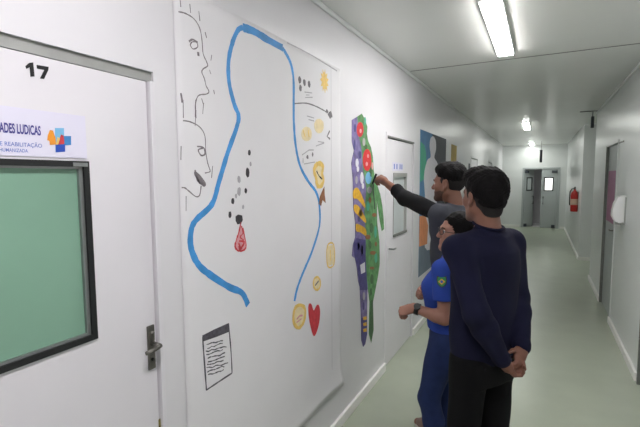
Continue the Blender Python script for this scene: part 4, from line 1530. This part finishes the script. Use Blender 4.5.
# ------------------------------------------------------------------ the man drawing on the wall
MB, MPSI = (-.50, 2.90, 0), R(66)
HANDW = V3(WALLX + .062, 3.165, 1.738)                # knuckles close to the wall
h = Head((-.01, .05, 1.695), R(15), R(-2), 1.0)
shL = V3(-.15, .03, 1.51)
hw = to_local(HANDW, MB, MPSI)
dirw = unit(hw - shL)
wr = hw - dirw*.10
elb = shL + (wr - shL)*.53 + V3(-.015, 0, -.025)
J = dict(torso=[(.88, 0, 0, .15, .10), (1.0, 0, 0, .155, .11), (1.12, 0, .0, .15, .105), (1.30, 0, 0, .16, .115), (1.43, 0, -.005, .15, .10), (1.51, 0, -.01, .10, .07)],
         sh_z=1.465, sh_x=.165, neck=(0, -.012, 1.50),
         hip={-1: (-.085, 0, .92), 1: (.085, 0, .92)}, knee={-1: (-.11, .03, .5), 1: (.1, .02, .5)}, ankle={-1: (-.13, -.02, .09), 1: (.12, -.01, .09)},
         toe={-1: (-.15, .16, .03), 1: (.15, .16, .03)},
         shoulder={-1: shL, 1: (.175, 0, 1.455)}, elbow={-1: elb, 1: (.225, -.02, 1.17)}, wrist={-1: wr, 1: (.22, .06, .93)},
         hand={-1: dict(W_=wr, d=dirw, n=(.55, .1, -.75), s=(.5, .2, .8), curl=((.55, .7, .5), (.7, .8, .5), (.9, .95, .6), (1.0, 1.0, .6)), thumb=(.8, .15, .6), tc=.3),
               1: dict(W_=(.22, .06, .93), d=(0, .12, -1), n=(-1, .1, 0), s=(0, 1, 0), curl=(.3, .4, .3))})
P3 = body('person', (-.42, -.28, 0), (.36, .86, 1.90), .005, J, h, M_skin)
tag(P3, 'person in a charcoal T-shirt over black sleeves, arm stretched to draw on the wall', 'person')
P3.location = MB
P3.rotation_euler = (0, 0, MPSI)
eyes(h, P3)
hair_mesh('hair', h, [(h.e((0, -.02, .068), (.081, .098, .075)), .01), (h.e((0, .026, .1), (.06, .052, .036)), .03), (h.e((0, -.05, .05), (.08, .072, .08)), .03)],
          [(h.e((0, .112, -.035), (.12, .087, .13)), .012), (h.e((0, 0, -.085), (.13, .2, .095)), .02)], M_hair, P3)
hair_mesh('clipped_sides', h, [(h.e((0, -.022, .02), (.0775, .097, .09)), .01)],
          [(h.e((0, .11, -.04), (.12, .098, .13)), .012), (h.e((0, -.01, -.16), (.12, .16, .10)), .02), (h.e((.09, -.008, -.02), (.05, .024, .055)), .01), (h.e((-.09, -.008, -.02), (.05, .024, .055)), .01)], M_hairf, P3, False)
hair_mesh('stubble', h, [(h.e((0, .024, -.052), (.0625, .066, .07)), .02), (h.e((0, .072, -.097), (.024, .019, .021)), .02), (h.t((-.054, .0, -.056), (-.018, .071, -.098), .0185, .0175), .02), (h.t((.054, .0, -.056), (.018, .071, -.098), .0185, .0175), .02)],
          [(h.e((0, .06, .0), (.09, .062, .052)), .01), (h.e((0, -.07, -.05), (.12, .075, .15)), .01)], M_beard, P3, False)
garment('t_shirt', (-.34, -.26, .84), (.36, .34, 1.64), .006,
        [(loft([(.90, 0, 0, .18, .13), (.98, 0, 0, .183, .135), (1.12, 0, 0, .175, .132), (1.30, 0, .002, .182, .135), (1.43, 0, -.004, .17, .118), (1.515, 0, -.012, .11, .08)]), .03),
         (cone((0, -.012, 1.48), (0, -.005, 1.57), .076, .066), .03),
         (cone((-.05, -.005, 1.49), shL - unit(elb - shL)*.035, .066, .070), .03), (ell((-.125, .0, 1.39), (.072, .09, .10)), .03), (cone((-.12, .01, 1.40), shL - unit(elb - shL)*.02 - V3(0, 0, .01), .075, .068), .03),
         (cone((.05, -.005, 1.49), J['shoulder'][1], .062, .066), .03), (cone(J['shoulder'][1], V3(.2, -.01, 1.33), .066, .064), .02)], M_tee, P3,
        [((0, -.25, 1), (0, -.005, 1.566)), ((0, 0, -1), (0, 0, .91))], folds(.0035, 23))
fore = elb + (wr - elb)*.42
for sx in (-1, 1):
    if sx < 0: a_, b_, c_ = shL - unit(elb - shL)*.01, elb, fore
    else: a_, b_, c_ = [np.array(J[q][1]) for q in ('shoulder', 'elbow', 'wrist')]
    garment('sleeve', np.minimum(np.minimum(a_, b_), c_) - .1, np.maximum(np.maximum(a_, b_), c_) + .1, .005,
            [(cone(a_, b_, .058, .055), .03), (cone(b_, c_, .054, .048), .02), (cone(c_ - unit(c_ - b_)*.015, c_, .05, .049), .006)], M_slv, P3,
            [(unit(c_ - b_), c_ + unit(c_ - b_)*.01)], folds(.004, 31 + sx, f=1.6))
tr = [(loft([(.82, 0, 0, .165, .118), (.92, 0, 0, .168, .12), (1.02, 0, 0, .16, .112)]), .03)]
for sx in (-1, 1):
    hp, kn, an = [np.array(J[q][sx]) for q in ('hip', 'knee', 'ankle')]
    tr += [(cone(hp, kn, .09, .068), .03), (cone(kn, an, .068, .056), .02)]
garment('trousers', (-.3, -.26, .02), (.3, .26, 1.08), .006, tr, M_blk, P3, [((0, 0, -1), (0, 0, .07))], folds(.003, 28))
for sx in (-1, 1): shoe(J['ankle'][sx], J['toe'][sx], M_shoe, M_sole, P3)
# the marker he holds, its tip on the painted cut-out
tip = Vector((WALLX + .006, 3.205, 1.682))
mk = empty('marker_pen', tip)
tag(mk, 'black marker pen held against the painted cut-out by the reaching hand', 'pen')
wd = rotz(MPSI) @ dirw
dm = (Vector(HANDW + wd*.022 + V3(.01, -.012, .022)) - tip).normalized()
bm = nb()
tube(bm, [Vector((0, 0, 0)), dm*.01], [.002, .004], 8)
obj('nib', bm, M_ink, mk, smooth=True)
bm = nb()
tube(bm, [dm*.01, dm*.02, dm*.022, dm*.10], [.006, .0075, .0085, .0085], 12)
obj('barrel', bm, M_black, mk, smooth=True)
#PEOPLE-END


# ------------------------------------------------------------------ camera, world, view
cd = bpy.data.cameras.new('camera')
cam = bpy.data.objects.new('camera', cd)
COL.objects.link(cam)
cd.sensor_width = 36
cd.lens = FOC/640*36
cd.clip_start = .05
cd.clip_end = 100
Mx = Matrix.Identity(4)
for i in range(3):
    Mx[i][0], Mx[i][1], Mx[i][2], Mx[i][3] = RT[i], UP[i], -FW[i], CAM[i]
cam.matrix_world = Mx
scene.camera = cam
w = bpy.data.worlds.new('world')
scene.world = w
w.use_nodes = True
bg = w.node_tree.nodes['Background']
bg.inputs[0].default_value = (.9, .95, 1, 1)
bg.inputs[1].default_value = .3
vs = scene.view_settings
vs.view_transform = 'Standard'
vs.look = 'None'
vs.gamma = 1
vs.exposure = 1.05
scene.cycles.max_bounces = 8
scene.cycles.diffuse_bounces = 5
